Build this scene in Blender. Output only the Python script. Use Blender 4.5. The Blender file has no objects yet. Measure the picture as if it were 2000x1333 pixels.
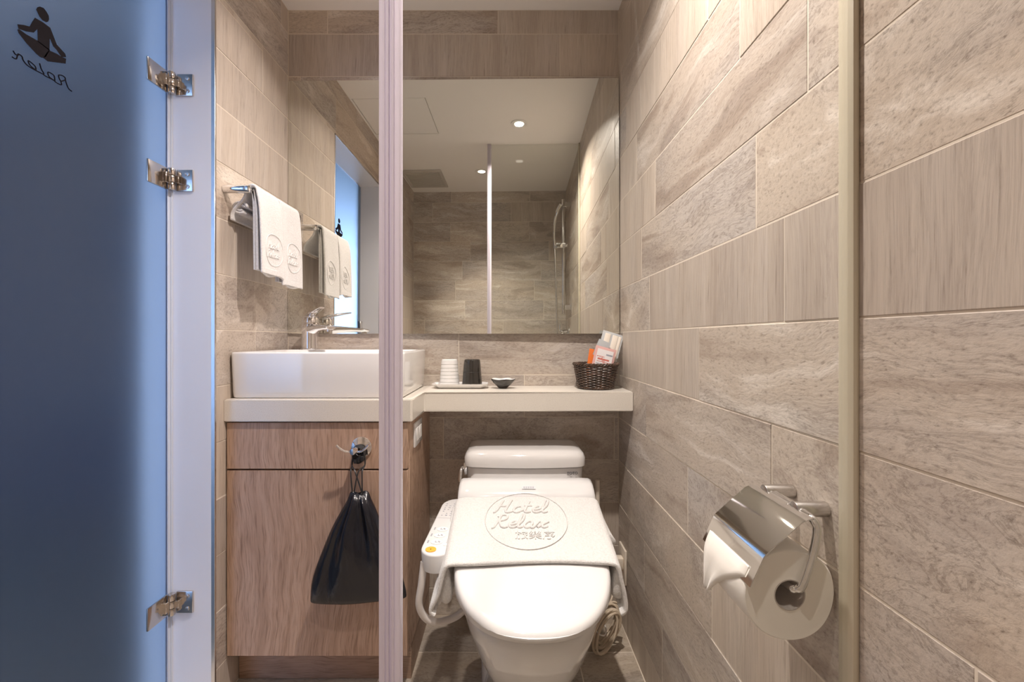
import bpy, bmesh, math, random
from mathutils import Vector, Matrix, noise

random.seed(11)
sc = bpy.context.scene
PI = math.pi

# ------------------------------------------------------------------ camera
F = 875.7                                   # focal length in pixels of the 2000 px wide frame
cam_d = bpy.data.cameras.new('camera')
cam_d.sensor_width = 36.0
cam_d.lens = F * 36.0 / 2000.0
cam_d.shift_x = 11.0 / 2000.0
cam_d.shift_y = -4.5 / 2000.0
cam_d.clip_start = 0.01
cam = bpy.data.objects.new('camera', cam_d)
sc.collection.objects.link(cam)
cam.location = (0, 0, 1.0)
cam.rotation_euler = (PI / 2, 0, 0)
sc.camera = cam

# ------------------------------------------------------------------ world, exposure
w = bpy.data.worlds.new('world'); sc.world = w; w.use_nodes = True
w.node_tree.nodes['Background'].inputs[0].default_value = (0.42, 0.62, 1.0, 1)
w.node_tree.nodes['Background'].inputs[1].default_value = 0.6
sc.view_settings.view_transform = 'Standard'
sc.view_settings.look = 'None'
sc.view_settings.gamma = 1.0
sc.view_settings.use_curve_mapping = False
sc.view_settings.exposure = 0.22
sc.cycles.max_bounces = 14
sc.cycles.diffuse_bounces = 7
sc.cycles.glossy_bounces = 6
sc.cycles.transmission_bounces = 10
sc.cycles.transparent_max_bounces = 16
sc.cycles.sample_clamp_indirect = 4.0
sc.cycles.caustics_reflective = True
sc.cycles.caustics_refractive = True
sc.cycles.blur_glossy = 0.6

# ------------------------------------------------------------------ room numbers
XL, XR = -0.788, 0.405          # left / right tiled faces
YB, YF = 1.62, -0.294           # back / front (behind camera) tiled faces
ZC = 2.188                      # ceiling
DY0, DY1, DZ = 0.55, 1.2086, 1.93   # doorway in the left wall
XG = -0.905                     # frosted door glass plane
GY = 0.525                      # shower glass plane
L1 = (0.044, 0.775)             # downlights
L2 = (-0.218, 0.112)
L3 = (-0.45, 1.28)  # added downlight, out of view


def lamp(name, loc, power, size, color, rot=(0, 0, 0), size_y=None, spread=180):
    d = bpy.data.lights.new(name, 'AREA')
    d.energy = power; d.color = color
    d.shape = 'RECTANGLE' if size_y else 'DISK'
    d.size = size
    if size_y: d.size_y = size_y
    d.spread = math.radians(spread)
    o = bpy.data.objects.new(name, d)
    sc.collection.objects.link(o)
    o.location = loc; o.rotation_euler = rot
    return o

WARM = (1.0, 0.885, 0.82)
lamp('toilet_downlight_glow', (L1[0], L1[1], ZC - 0.006), 17.2, 0.045, WARM, spread=136)
lamp('shower_downlight_glow', (L2[0], L2[1], ZC - 0.006), 4.0, 0.045, WARM, spread=74)
lamp('vanity_added_fill', (L3[0], L3[1], ZC - 0.006), 3.0, 0.045, WARM, spread=112)  # added fill in place of downlight bounce off the mirror
# daylight of the bedroom window behind the frosted door
lamp('bedroom_daylight', (-2.25, -3.0, 1.25), 130.0, 2.4, (0.39, 0.57, 1.0), rot=(PI / 2, 0, 0), size_y=2.4)

# ------------------------------------------------------------------ helpers
def tag(o, label=None, cat=None, group=None, kind=None):
    if label: o['label'] = label
    if cat: o['category'] = cat
    if group: o['group'] = group
    if kind: o['kind'] = kind
    return o


def wpos(o):
    p = Vector((0, 0, 0))
    while o is not None:
        p = p + Vector(o.location); o = o.parent
    return p


def thing(name, label, cat, loc=(0, 0, 0), group=None, kind=None):
    o = bpy.data.objects.new(name, None); sc.collection.objects.link(o)
    o.empty_display_size = 0.05
    o.location = loc
    return tag(o, label, cat, group, kind)


def obj(name, bm, mat, parent=None, smooth=True, angle=40, origin=None):
    """one mesh object from a bmesh given in WORLD coordinates"""
    me = bpy.data.meshes.new(name)
    base = wpos(parent)
    org = Vector(origin) if origin is not None else base
    bmesh.ops.translate(bm, verts=bm.verts, vec=-org)
    bmesh.ops.recalc_face_normals(bm, faces=bm.faces)
    if smooth:
        for f in bm.faces: f.smooth = True
        for e in bm.edges:
            if len(e.link_faces) == 2 and e.calc_face_angle(0) > math.radians(angle):
                e.smooth = False
    bm.to_mesh(me); bm.free()
    if mat: me.materials.append(mat)
    o = bpy.data.objects.new(name, me); sc.collection.objects.link(o)
    if parent: o.parent = parent
    o.location = org - base
    return o


def B(): return bmesh.new()


def box(bm, x0, x1, y0, y1, z0, z1, bev=0, seg=2, M=None):
    m = Matrix.Translation(((x0 + x1) / 2, (y0 + y1) / 2, (z0 + z1) / 2)) @ Matrix.Diagonal((abs(x1 - x0), abs(y1 - y0), abs(z1 - z0), 1))
    r = bmesh.ops.create_cube(bm, size=1.0, matrix=m)
    vs = r['verts']
    if bev:
        es = list({e for v in vs for e in v.link_edges})
        g = bmesh.ops.bevel(bm, geom=es, offset=bev, segments=seg, affect='EDGES', profile=0.5)
        vs = list({v for f in g['faces'] for v in f.verts} | {v for v in vs if v.is_valid})
        # include all linked
        seen = set(vs); st = list(vs)
        while st:
            v = st.pop()
            for e in v.link_edges:
                u = e.other_vert(v)
                if u not in seen: seen.add(u); st.append(u)
        vs = list(seen)
    if M is not None:
        bmesh.ops.transform(bm, matrix=M, verts=vs)
    return vs


def loft(bm, rings, cap=True, closed=True):
    """rings: lists of points, same count"""
    R = [[bm.verts.new(p) for p in r] for r in rings]
    n = len(R[0])
    for a, b in zip(R, R[1:]):
        for i in range(n if closed else n - 1):
            j = (i + 1) % n
            bm.faces.new((a[i], a[j], b[j], b[i]))
    if cap:
        bm.faces.new(R[0][::-1]); bm.faces.new(R[-1])
    return R


def tube(bm, pts, r, seg=10, cap=True, closed=False):
    pts = [Vector(p) for p in pts]
    n = len(pts)
    rr = [r[min(len(r) - 1, round(i * (len(r) - 1) / max(1, n - 1)))] for i in range(n)] if isinstance(r, (list, tuple)) else [r] * n
    tang = []
    for i in range(n):
        if closed:
            t = pts[(i + 1) % n] - pts[i - 1]
        else:
            t = pts[min(i + 1, n - 1)] - pts[max(i - 1, 0)]
        tang.append(t.normalized() if t.length > 1e-9 else Vector((0, 0, 1)))
    up = Vector((0, 0, 1)) if abs(tang[0].z) < 0.9 else Vector((1, 0, 0))
    nrm = tang[0].cross(up).normalized()
    rings = []
    for i in range(n):
        t = tang[i]
        nrm = (nrm - t * nrm.dot(t))
        nrm = nrm.normalized() if nrm.length > 1e-9 else t.orthogonal().normalized()
        b = t.cross(nrm)
        rings.append([pts[i] + (nrm * math.cos(2 * PI * k / seg) + b * math.sin(2 * PI * k / seg)) * rr[i] for k in range(seg)])
    if closed:
        rings.append(rings[0][:])
        R = [[bm.verts.new(p) for p in q] for q in rings[:-1]]
        m = len(R)
        for i in range(m):
            a, b2 = R[i], R[(i + 1) % m]
            for k in range(seg):
                j = (k + 1) % seg
                bm.faces.new((a[k], a[j], b2[j], b2[k]))
    else:
        loft(bm, rings, cap)


def cyl(bm, p0, p1, r, seg=24, bev=0.0):
    p0, p1 = Vector(p0), Vector(p1)
    d = (p1 - p0)
    if bev:
        u = d.normalized()
        tube(bm, [p0, p0 + u * bev * .3, p0 + u * bev, p1 - u * bev, p1 - u * bev * .3, p1], [r - bev, r - bev * .3, r, r, r - bev * .3, r - bev], seg)
    else:
        tube(bm, [p0, p1], r, seg)


def lathe(bm, prof, c, seg=32, cap0=True, cap1=True):
    rings = [[(c[0] + r * math.cos(2 * PI * k / seg), c[1] + r * math.sin(2 * PI * k / seg), c[2] + z) for k in range(seg)] for r, z in prof]
    R = [[bm.verts.new(p) for p in q] for q in rings]
    for a, b in zip(R, R[1:]):
        for i in range(seg):
            j = (i + 1) % seg
            bm.faces.new((a[i], a[j], b[j], b[i]))
    if cap0: bm.faces.new(R[0][::-1])
    if cap1: bm.faces.new(R[-1])


def catmull(pts, n=6, closed=False):
    P = [Vector(p) for p in pts]
    out = []
    m = len(P)
    rng = range(m) if closed else range(m - 1)
    for i in rng:
        if closed:
            a, b, c, d = P[i - 1], P[i], P[(i + 1) % m], P[(i + 2) % m]
        else:
            a, b, c, d = P[max(i - 1, 0)], P[i], P[i + 1], P[min(i + 2, m - 1)]
        for k in range(n):
            t = k / n
            out.append(0.5 * ((2 * b) + (c - a) * t + (2 * a - 5 * b + 4 * c - d) * t * t + (3 * b - a - 3 * c + d) * t ** 3))
    if not closed: out.append(P[-1])
    return out


def prism(bm, poly, axis_fn, d0, d1):
    """extrude a 2-D polygon: axis_fn(u, v, d) -> point"""
    a = [bm.verts.new(axis_fn(u, v, d0)) for u, v in poly]
    b = [bm.verts.new(axis_fn(u, v, d1)) for u, v in poly]
    n = len(poly)
    bm.faces.new(a[::-1]); bm.faces.new(b)
    for i in range(n):
        j = (i + 1) % n
        bm.faces.new((a[i], a[j], b[j], b[i]))


def superring(cx, cy, z, a, b, n=2.5, seg=40, front=None):
    """ring round (cx,cy); front: half length towards -y"""
    out = []
    for k in range(seg):
        t = 2 * PI * k / seg
        c, s = math.cos(t), math.sin(t)
        x = math.copysign(abs(c) ** (2 / n), c) * a
        bb = b if s > 0 else (front or b)
        y = math.copysign(abs(s) ** (2 / n), s) * bb
        out.append((cx + x, cy + y, z))
    return out


def W(px, py, r):
    """measured picture position at distance r -> metres"""
    return Vector(((px - 989) * r / F, r, 1 - (py - 662) * r / F))

# ------------------------------------------------------------------ materials
def mat(name, base=(0.8, 0.8, 0.8), rough=0.5, metal=0.0, **kw):
    m = bpy.data.materials.new(name); m.use_nodes = True
    b = m.node_tree.nodes['Principled BSDF']
    b.inputs['Base Color'].default_value = (*base, 1)
    b.inputs['Roughness'].default_value = rough
    b.inputs['Metallic'].default_value = metal
    for k, v in kw.items():
        b.inputs[k].default_value = v
    return m


class N:
    """tiny node builder"""
    def __init__(s, m):
        s.m = m; s.t = m.node_tree; s.b = s.t.nodes['Principled BSDF']
    def n(s, typ, **kw):
        nd = s.t.nodes.new(typ)
        for k, v in kw.items():
            if k.startswith('_'): setattr(nd, k[1:], v)
            else: nd.inputs[k.replace('__', ' ')].default_value = v
        return nd
    def l(s, a, b): s.t.links.new(a, b)
    def ramp(s, fac, stops):
        r = s.t.nodes.new('ShaderNodeValToRGB')
        while len(r.color_ramp.elements) < len(stops): r.color_ramp.elements.new(0.5)
        for e, (p, c) in zip(r.color_ramp.elements, stops):
            e.position = p; e.color = (*c, 1) if len(c) == 3 else c
        s.l(fac, r.inputs[0]); return r.outputs[0]
    def mix(s, f, a, b, mode='MIX'):
        x = s.t.nodes.new('ShaderNodeMix'); x.data_type = 'RGBA'; x.blend_type = mode
        for val, i in ((f, 0), (a, 6), (b, 7)):
            if hasattr(val, 'is_output'): s.l(val, x.inputs[i])
            elif i == 0: x.inputs[0].default_value = val
            else: x.inputs[i].default_value = (*val, 1)
        return x.outputs[2]
    def bump(s, h, strength=0.3, dist=0.002):
        b = s.t.nodes.new('ShaderNodeBump'); b.inputs['Strength'].default_value = strength
        b.inputs['Distance'].default_value = dist
        s.l(h, b.inputs['Height']); s.l(b.outputs[0], s.b.inputs['Normal'])
    def math(s, op, a, b=None):
        x = s.t.nodes.new('ShaderNodeMath'); x.operation = op
        for i, v in enumerate((a, b)):
            if v is None: continue
            if hasattr(v, 'is_output'): s.l(v, x.inputs[i])
            else: x.inputs[i].default_value = v
        return x.outputs[0]


def stone(name, style, base, dark, light, grey, rough=0.42):
    """veined limestone-look tile; x runs along the tile, y across it"""
    m = mat(name, base, rough); k = N(m)
    tc = k.n('ShaderNodeTexCoord'); oi = k.n('ShaderNodeObjectInfo')
    comb = k.n('ShaderNodeCombineXYZ')
    k.l(k.math('MULTIPLY', oi.outputs['Random'], 37.0), comb.inputs[0])
    k.l(k.math('MULTIPLY', oi.outputs['Random'], 61.0), comb.inputs[1])
    k.l(k.math('MULTIPLY', oi.outputs['Random'], 23.0), comb.inputs[2])
    sc_ = {'along': (2.2, 11.0, 2.2), 'across': (17.0, .8, 3.0), 'cloud': (5.0, 8.0, 5.0)}[style]
    mp = k.n('ShaderNodeMapping'); mp.inputs['Scale'].default_value = sc_
    # gentle warp so veins wander
    wn = k.n('ShaderNodeTexNoise', Scale=3.0, Detail=4.0)
    k.l(tc.outputs['Object'], wn.inputs['Vector'])
    wv = k.n('ShaderNodeVectorMath', _operation='MULTIPLY_ADD')
    k.l(wn.outputs['Color'], wv.inputs[0]); wv.inputs[1].default_value = (.10, .10, .10) if style != 'across' else (.02, .05, .02)
    k.l(tc.outputs['Object'], wv.inputs[2])
    k.l(wv.outputs[0], mp.inputs['Vector'])
    add = k.n('ShaderNodeVectorMath', _operation='ADD')
    k.l(mp.outputs[0], add.inputs[0]); k.l(comb.outputs[0], add.inputs[1])
    n1 = k.n('ShaderNodeTexNoise', Scale=1.0, Detail=9.0, Roughness=0.62, Distortion=0.6)
    k.l(add.outputs[0], n1.inputs['Vector'])
    n2 = k.n('ShaderNodeTexNoise', Scale=2.6, Detail=10.0, Roughness=0.7, Distortion=1.2)
    k.l(add.outputs[0], n2.inputs['Vector'])
    n3 = k.n('ShaderNodeTexNoise', Scale=0.55, Detail=3.0, Roughness=0.5)
    k.l(add.outputs[0], n3.inputs['Vector'])
    # fine streaky grain
    mp2 = k.n('ShaderNodeMapping')
    mp2.inputs['Scale'].default_value = {'along': (95, 230, 120), 'across': (300, 11, 120), 'cloud': (150, 190, 120)}[style]
    k.l(wv.outputs[0], mp2.inputs['Vector'])
    a2 = k.n('ShaderNodeVectorMath', _operation='ADD'); k.l(mp2.outputs[0], a2.inputs[0]); k.l(comb.outputs[0], a2.inputs[1])
    n4 = k.n('ShaderNodeTexNoise', Scale=1.0, Detail=5.0, Roughness=0.65); k.l(a2.outputs[0], n4.inputs['Vector'])
    mid = tuple((p + q) / 2 for p, q in zip(dark, base))
    c = k.ramp(n1.outputs[0], [(0.30, dark), (0.41, mid), (0.47, base), (0.55, base), (0.64, light)])
    g = k.ramp(n3.outputs[0], [(0.46, (0, 0, 0)), (0.66, (1, 1, 1))])
    c = k.mix(k.math('MULTIPLY', g, 0.4 if style == 'across' else 0.6), c, grey)
    if style == 'across': c = k.mix(0.6, c, base)
    # thin dark veins where the second noise crosses its middle
    v = k.math('ABSOLUTE', k.math('SUBTRACT', n2.outputs[0], 0.5))
    vein = k.ramp(v, [(0.0, (1, 1, 1)), (0.030, (0, 0, 0))])
    pat = k.ramp(n3.outputs[0], [(0.44, (0, 0, 0)), (0.56, (1, 1, 1))])
    c = k.mix(k.math('MULTIPLY', k.math('MULTIPLY', vein, pat), 0.2 if style == 'across' else 0.48), c, tuple(x * .55 for x in dark))
    lo = .83 if style == 'across' else .72
    gr = k.ramp(n4.outputs[0], [(0.32, (lo, lo - .015, lo - .03)), (0.48, (1, 1, 1)), (0.70, (1.08, 1.08, 1.07))])
    c = k.mix(1.0, c, gr, 'MULTIPLY')
    spk = k.ramp(n4.outputs[0], [(0.28, (1, 1, 1)), (0.36, (0, 0, 0))])
    c = k.mix(k.math('MULTIPLY', spk, 0.5), c, tuple(x * .6 for x in dark))
    # per-tile tone
    tone = k.ramp(oi.outputs['Random'], [(0.0, (.88, .87, .87)), (0.5, (1, 1, 1)), (1.0, (1.06, 1.04, 1.0))])
    c = k.mix(1.0, c, tone, 'MULTIPLY')
    k.l(c, k.b.inputs['Base Color'])
    rr = k.ramp(n2.outputs[0], [(0.3, (rough - .1,) * 3), (0.7, (rough + .14,) * 3)])
    k.l(rr, k.b.inputs['Roughness'])
    k.b.inputs['Specular IOR Level'].default_value = 0.35
    hh = k.math('ADD', n4.outputs[0], k.math('MULTIPLY', n2.outputs[0], 1.5))
    k.bump(hh, 0.35, 0.0012)
    return m

T_BASE, T_DARK, T_LIGHT, T_GREY = (0.495, 0.43, 0.370), (0.31, 0.245, 0.20), (0.64, 0.585, 0.53), (0.44, 0.41, 0.395)
STONE = {s: stone('stone_tile_' + s, s, T_BASE, T_DARK, T_LIGHT, T_GREY) for s in ('along', 'across', 'cloud')}
FLOORSTONE = stone('stone_floor', 'along', (0.40, 0.345, 0.285), (0.25, 0.20, 0.155), (0.50, 0.44, 0.38), (0.33, 0.31, 0.30), 0.38)
GROUT = mat('grout', (0.66, 0.59, 0.50), 0.85)


def wood(name, horiz=False, tint=1.0):
    m = mat(name, (0.45, 0.3, 0.2), 0.5); k = N(m)
    tc = k.n('ShaderNodeTexCoord'); mp = k.n('ShaderNodeMapping')
    mp.inputs['Scale'].default_value = (1.1, 6, 7.5) if horiz else (9.0, 6, 0.75)
    wn = k.n('ShaderNodeTexNoise', Scale=3.2, Detail=3.0); k.l(tc.outputs['Object'], wn.inputs['Vector'])
    wv = k.n('ShaderNodeVectorMath', _operation='MULTIPLY_ADD')
    k.l(wn.outputs['Color'], wv.inputs[0]); wv.inputs[1].default_value = (.075, .05, .075); k.l(tc.outputs['Object'], wv.inputs[2])
    k.l(wv.outputs[0], mp.inputs[0])
    n1 = k.n('ShaderNodeTexNoise', Scale=1.0, Detail=2.0, Roughness=0.5, Distortion=0.4); k.l(mp.outputs[0], n1.inputs['Vector'])
    rings = k.math('FRACT', k.math('MULTIPLY', n1.outputs[0], 9.0))
    tri = k.math('ABSOLUTE', k.math('SUBTRACT', rings, 0.5))
    mp2 = k.n('ShaderNodeMapping'); mp2.inputs['Scale'].default_value = (14, 90, 420) if horiz else (420, 90, 14)
    k.l(wv.outputs[0], mp2.inputs[0])
    n2 = k.n('ShaderNodeTexNoise', Scale=1.0, Detail=4.0, Roughness=0.6); k.l(mp2.outputs[0], n2.inputs['Vector'])
    n3 = k.n('ShaderNodeTexNoise', Scale=2.2, Detail=2.0); k.l(mp.outputs[0], n3.inputs['Vector'])
    a, b, d = [tuple(x * tint for x in c) for c in ((0.45, 0.300, 0.215), (0.53, 0.375, 0.28), (0.33, 0.210, 0.145))]
    c = k.ramp(tri, [(0.0, d), (0.16, a), (0.5, b)])
    c = k.mix(k.ramp(n3.outputs[0], [(.35, (.45,) * 3), (.65, (.85,) * 3)]), c, a)
    g = k.ramp(n2.outputs[0], [(0.34, (.62, .57, .54)), (0.5, (1, 1, 1)), (0.7, (1.10, 1.09, 1.08))])
    c = k.mix(1.0, c, g, 'MULTIPLY')
    k.l(c, k.b.inputs['Base Color']); k.bump(n2.outputs[0], 0.25, 0.0006)
    return m

WOOD = wood('oak_vertical'); WOODH = wood('oak_horizontal', True, 0.82); WOODS = wood('oak_side', False, 0.92)
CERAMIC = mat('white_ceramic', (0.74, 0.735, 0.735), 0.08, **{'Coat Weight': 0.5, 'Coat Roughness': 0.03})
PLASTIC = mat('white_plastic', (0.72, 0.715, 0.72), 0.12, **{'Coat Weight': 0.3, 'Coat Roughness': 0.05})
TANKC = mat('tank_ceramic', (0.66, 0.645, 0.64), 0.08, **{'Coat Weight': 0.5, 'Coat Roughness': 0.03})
MATTEW = mat('satin_white_plastic', (0.82, 0.80, 0.79), 0.35)
WHITE = mat('white_paint', (0.80, 0.79, 0.78), 0.6)
CEILP = mat('ceiling_paint', (0.86, 0.84, 0.82), 0.75)
CHROME = mat('chrome', (0.86, 0.86, 0.87), 0.06, 1.0)
STEEL = mat('brushed_steel', (0.66, 0.64, 0.62), 0.26, 1.0)
NICKEL = mat('hinge_nickel', (0.62, 0.58, 0.54), 0.14, 1.0)
DARK = mat('dark_gap', (0.02, 0.018, 0.016), 0.7)
BLACKC = mat('black_glaze', (0.012, 0.011, 0.010), 0.09, **{'Coat Weight': 0.6})
RUBBER = mat('black_rubber', (0.02, 0.02, 0.022), 0.45)
PAPER = mat('tissue_paper', (0.88, 0.84, 0.79), 0.95)
CARD = mat('cardboard_core', (0.50, 0.45, 0.42), 0.8)
SEALM = mat('silicone_beige', (0.50, 0.455, 0.35), 0.45)

def milky(name, col, f):
    m = mat(name, col, 0.3); t = m.node_tree
    tl = t.nodes.new('ShaderNodeBsdfTranslucent'); tl.inputs[0].default_value = (*col, 1)
    mx = t.nodes.new('ShaderNodeMixShader'); mx.inputs[0].default_value = f
    t.links.new(t.nodes['Principled BSDF'].outputs[0], mx.inputs[1]); t.links.new(tl.outputs[0], mx.inputs[2])
    t.links.new(mx.outputs[0], t.nodes['Material Output'].inputs[0]); return m
PVC = milky('milky_pvc', (0.88, 0.85, 0.91), 0.5)

CABLEM = mat('beige_cable', (0.62, 0.52, 0.40), 0.45)
BEIGEP = mat('beige_plastic', (0.80, 0.72, 0.62), 0.35)
ORANGE = mat('orange_plastic', (0.85, 0.42, 0.06), 0.3)
GREYP = mat('grey_print', (0.30, 0.31, 0.36), 0.6)
LIGHTP = mat('light_grey_print', (0.66, 0.67, 0.70), 0.5)
PLASTERGREY = mat('frame_lacquer', (0.78, 0.80, 0.82), 0.35)


def quartz():
    m = mat('cream_quartz', (0.80, 0.74, 0.66), 0.28); k = N(m)
    tc = k.n('ShaderNodeTexCoord'); n = k.n('ShaderNodeTexNoise', Scale=420.0, Detail=3.0, Roughness=0.7)
    k.l(tc.outputs['Object'], n.inputs['Vector'])
    c = k.ramp(n.outputs[0], [(0.32, (0.56, 0.51, 0.46)), (0.44, (0.69, 0.65, 0.59)), (0.62, (0.72, 0.68, 0.62)), (0.72, (0.80, 0.77, 0.73))])
    k.l(c, k.b.inputs['Base Color']); return m
QUARTZ = quartz()


def terry():
    m = mat('white_terry', (0.84, 0.82, 0.81), 0.95); k = N(m)
    k.b.inputs['Sheen Weight'].default_value = 0.3
    tc = k.n('ShaderNodeTexCoord'); v = k.n('ShaderNodeTexVoronoi', Scale=520.0)
    n = k.n('ShaderNodeTexNoise', Scale=260.0, Detail=4.0)
    k.l(tc.outputs['Object'], v.inputs['Vector']); k.l(tc.outputs['Object'], n.inputs['Vector'])
    k.l(k.ramp(n.outputs[0], [(.3, (.62, .61, .605)), (.6, (.73, .72, .715))]), k.b.inputs['Base Color'])
    k.bump(k.math('ADD', v.outputs[0], n.outputs[0]), 0.55, 0.0016)
    return m
TERRY = terry()


def nylon():
    m = mat('black_nylon', (0.007, 0.008, 0.013), 0.22); k = N(m)
    tc = k.n('ShaderNodeTexCoord'); mp = k.n('ShaderNodeMapping'); mp.inputs['Scale'].default_value = (34, 20, 13)
    k.l(tc.outputs['Object'], mp.inputs[0])
    wv = k.n('ShaderNodeTexNoise', Scale=1.0, Detail=5.0, Distortion=1.2)
    k.l(mp.outputs[0], wv.inputs['Vector']); k.bump(wv.outputs[0], 0.5, 0.006)
    return m
NYLON = nylon()


def wicker():
    m = mat('dark_wicker', (0.055, 0.028, 0.017), 0.4); k = N(m)
    tc = k.n('ShaderNodeTexCoord'); n = k.n('ShaderNodeTexNoise', Scale=60.0, Detail=3.0)
    k.l(tc.outputs['Object'], n.inputs['Vector'])
    k.l(k.ramp(n.outputs[0], [(.35, (.032, .017, .011)), (.65, (.095, .050, .030))]), k.b.inputs['Base Color'])
    return m
WICKER = wicker()


def mirror_mat():
    m = bpy.data.materials.new('mirror_silver'); m.use_nodes = True
    t = m.node_tree; t.nodes.clear()
    o = t.nodes.new('ShaderNodeOutputMaterial'); g = t.nodes.new('ShaderNodeBsdfGlossy')
    g.inputs['Color'].default_value = (0.84, 0.84, 0.79, 1); g.inputs['Roughness'].default_value = 0.0
    t.links.new(g.outputs[0], o.inputs[0]); return m
MIRROR = mirror_mat()


def clear_glass():
    m = bpy.data.materials.new('clear_glass'); m.use_nodes = True
    t = m.node_tree; t.nodes.clear()
    o = t.nodes.new('ShaderNodeOutputMaterial'); mx = t.nodes.new('ShaderNodeMixShader')
    fr = t.nodes.new('ShaderNodeFresnel'); fr.inputs[0].default_value = 1.45
    tr = t.nodes.new('ShaderNodeBsdfTransparent'); tr.inputs[0].default_value = (0.955, 0.965, 0.955, 1)
    gl = t.nodes.new('ShaderNodeBsdfGlossy'); gl.inputs['Roughness'].default_value = 0.0
    ge = t.nodes.new('ShaderNodeNewGeometry'); inv = t.nodes.new('ShaderNodeMath'); inv.operation = 'SUBTRACT'; inv.inputs[0].default_value = 1.0
    mu = t.nodes.new('ShaderNodeMath'); mu.operation = 'MULTIPLY'
    t.links.new(ge.outputs['Backfacing'], inv.inputs[1]); t.links.new(inv.outputs[0], mu.inputs[0]); t.links.new(fr.outputs[0], mu.inputs[1])
    t.links.new(mu.outputs[0], mx.inputs[0]); t.links.new(tr.outputs[0], mx.inputs[1])
    t.links.new(gl.outputs[0], mx.inputs[2]); t.links.new(mx.outputs[0], o.inputs[0]); return m
GLASS = clear_glass()


def frosted():
    m = bpy.data.materials.new('frosted_glass'); m.use_nodes = True
    t = m.node_tree; t.nodes.clear()
    o = t.nodes.new('ShaderNodeOutputMaterial'); mx = t.nodes.new('ShaderNodeMixShader')
    mx.inputs[0].default_value = 0.035
    rf = t.nodes.new('ShaderNodeBsdfRefraction'); rf.inputs['Roughness'].default_value = 0.60
    rf.inputs['IOR'].default_value = 1.22; rf.inputs['Color'].default_value = (0.90, 0.95, 0.97, 1)
    tl = t.nodes.new('ShaderNodeBsdfTranslucent'); tl.inputs[0].default_value = (0.75, 0.88, 0.92, 1)
    gl = t.nodes.new('ShaderNodeBsdfGlossy'); gl.inputs['Roughness'].default_value = 0.35
    m2 = t.nodes.new('ShaderNodeMixShader'); m2.inputs[0].default_value = 0.04
    t.links.new(rf.outputs[0], mx.inputs[1]); t.links.new(tl.outputs[0], mx.inputs[2])
    t.links.new(mx.outputs[0], m2.inputs[1]); t.links.new(gl.outputs[0], m2.inputs[2])
    t.links.new(m2.outputs[0], o.inputs[0]); return m
FROST = frosted()


def emit(name, col, s):
    m = bpy.data.materials.new(name); m.use_nodes = True
    t = m.node_tree; t.nodes.clear()
    o = t.nodes.new('ShaderNodeOutputMaterial'); e = t.nodes.new('ShaderNodeEmission')
    e.inputs[0].default_value = (*col, 1); e.inputs[1].default_value = s
    t.links.new(e.outputs[0], o.inputs[0]); return m
LENS = emit('lamp_lens', (1.0, 0.90, 0.78), 6.0)

# ------------------------------------------------------------------ text helper
def text_bm(bm, s, M, size=0.02, depth=0.0004, shear=0.0, align='CENTER'):
    cu = bpy.data.curves.new('t', 'FONT'); cu.body = s; cu.size = size; cu.extrude = depth
    cu.shear = shear; cu.align_x = align; cu.align_y = 'CENTER'; cu.resolution_u = 3
    o = bpy.data.objects.new('t', cu); sc.collection.objects.link(o)
    dg = bpy.context.evaluated_depsgraph_get()
    me = bpy.data.meshes.new_from_object(o.evaluated_get(dg))
    me.transform(M)
    bm.from_mesh(me)
    bpy.data.objects.remove(o); bpy.data.curves.remove(cu); bpy.data.meshes.remove(me)

# hand-drawn script words as strokes in a unit-high line
def _o(x): return [(x + .32, .47), (x + .14, .46), (x, .22), (x + .12, .0), (x + .3, .05), (x + .38, .3), (x + .32, .47)]
def _e(x): return [(x, .2), (x + .28, .28), (x + .26, .45), (x + .1, .46), (x - .02, .2), (x + .12, .0), (x + .34, .04)]
SCRIPT_HOTEL = [[(0, 0), (.08, .02), (.15, .25), (.22, 1)], [(.62, 1), (.55, .3), (.6, .02), (.75, .0), (.9, .1)],
                [(.14, .5), (.6, .5)], _o(.92), [(1.28, .1), (1.45, .3), (1.52, .9)], [(1.52, .9), (1.47, .15), (1.58, 0), (1.75, .06)],
                [(1.34, .54), (1.72, .54)], _e(1.86), [(2.2, .04), (2.42, .5), (2.42, .98), (2.3, .95), (2.28, .3), (2.38, .0), (2.55, .08)]]
SCRIPT_RELAX = [[(0, -.05), (.1, .0), (.17, .4), (.22, 1)], [(.1, .8), (.3, 1), (.55, .92), (.52, .62), (.2, .5)],
                [(.25, .5), (.45, .1), (.62, .0), (.78, .06)], _e(.86), [(1.2, .04), (1.42, .5), (1.42, .98), (1.3, .95), (1.28, .3), (1.38, .0), (1.52, .06)],
                _o(1.6), [(1.95, .3), (1.96, .05), (2.1, .0), (2.22, .3), (2.28, .45), (2.42, .44), (2.5, .2), (2.62, .0), (2.8, .1)],
                [(2.78, .46), (2.55, .26), (2.3, .0)]]

def script(bm, strokes, fn, h, r, shear=0.28, x0=0, y0=0, sx=1.0, seg=6):
    """fn(u,v)->3-D point on the cloth"""
    for s in strokes:
        pts = catmull([(x * h * sx + y * h * shear + x0, y * h + y0, 0) for x, y in s], 4)
        tube(bm, [fn(p.x, p.y) for p in pts], r, seg)

# ------------------------------------------------------------------ tiled walls
JO, TT = 0.0022, 0.0022
ROWS = [0.100 + 0.154 * k for k in range(-1, 15)]      # row lines
rng = random.Random(5)
_tile_cache = {}


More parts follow.
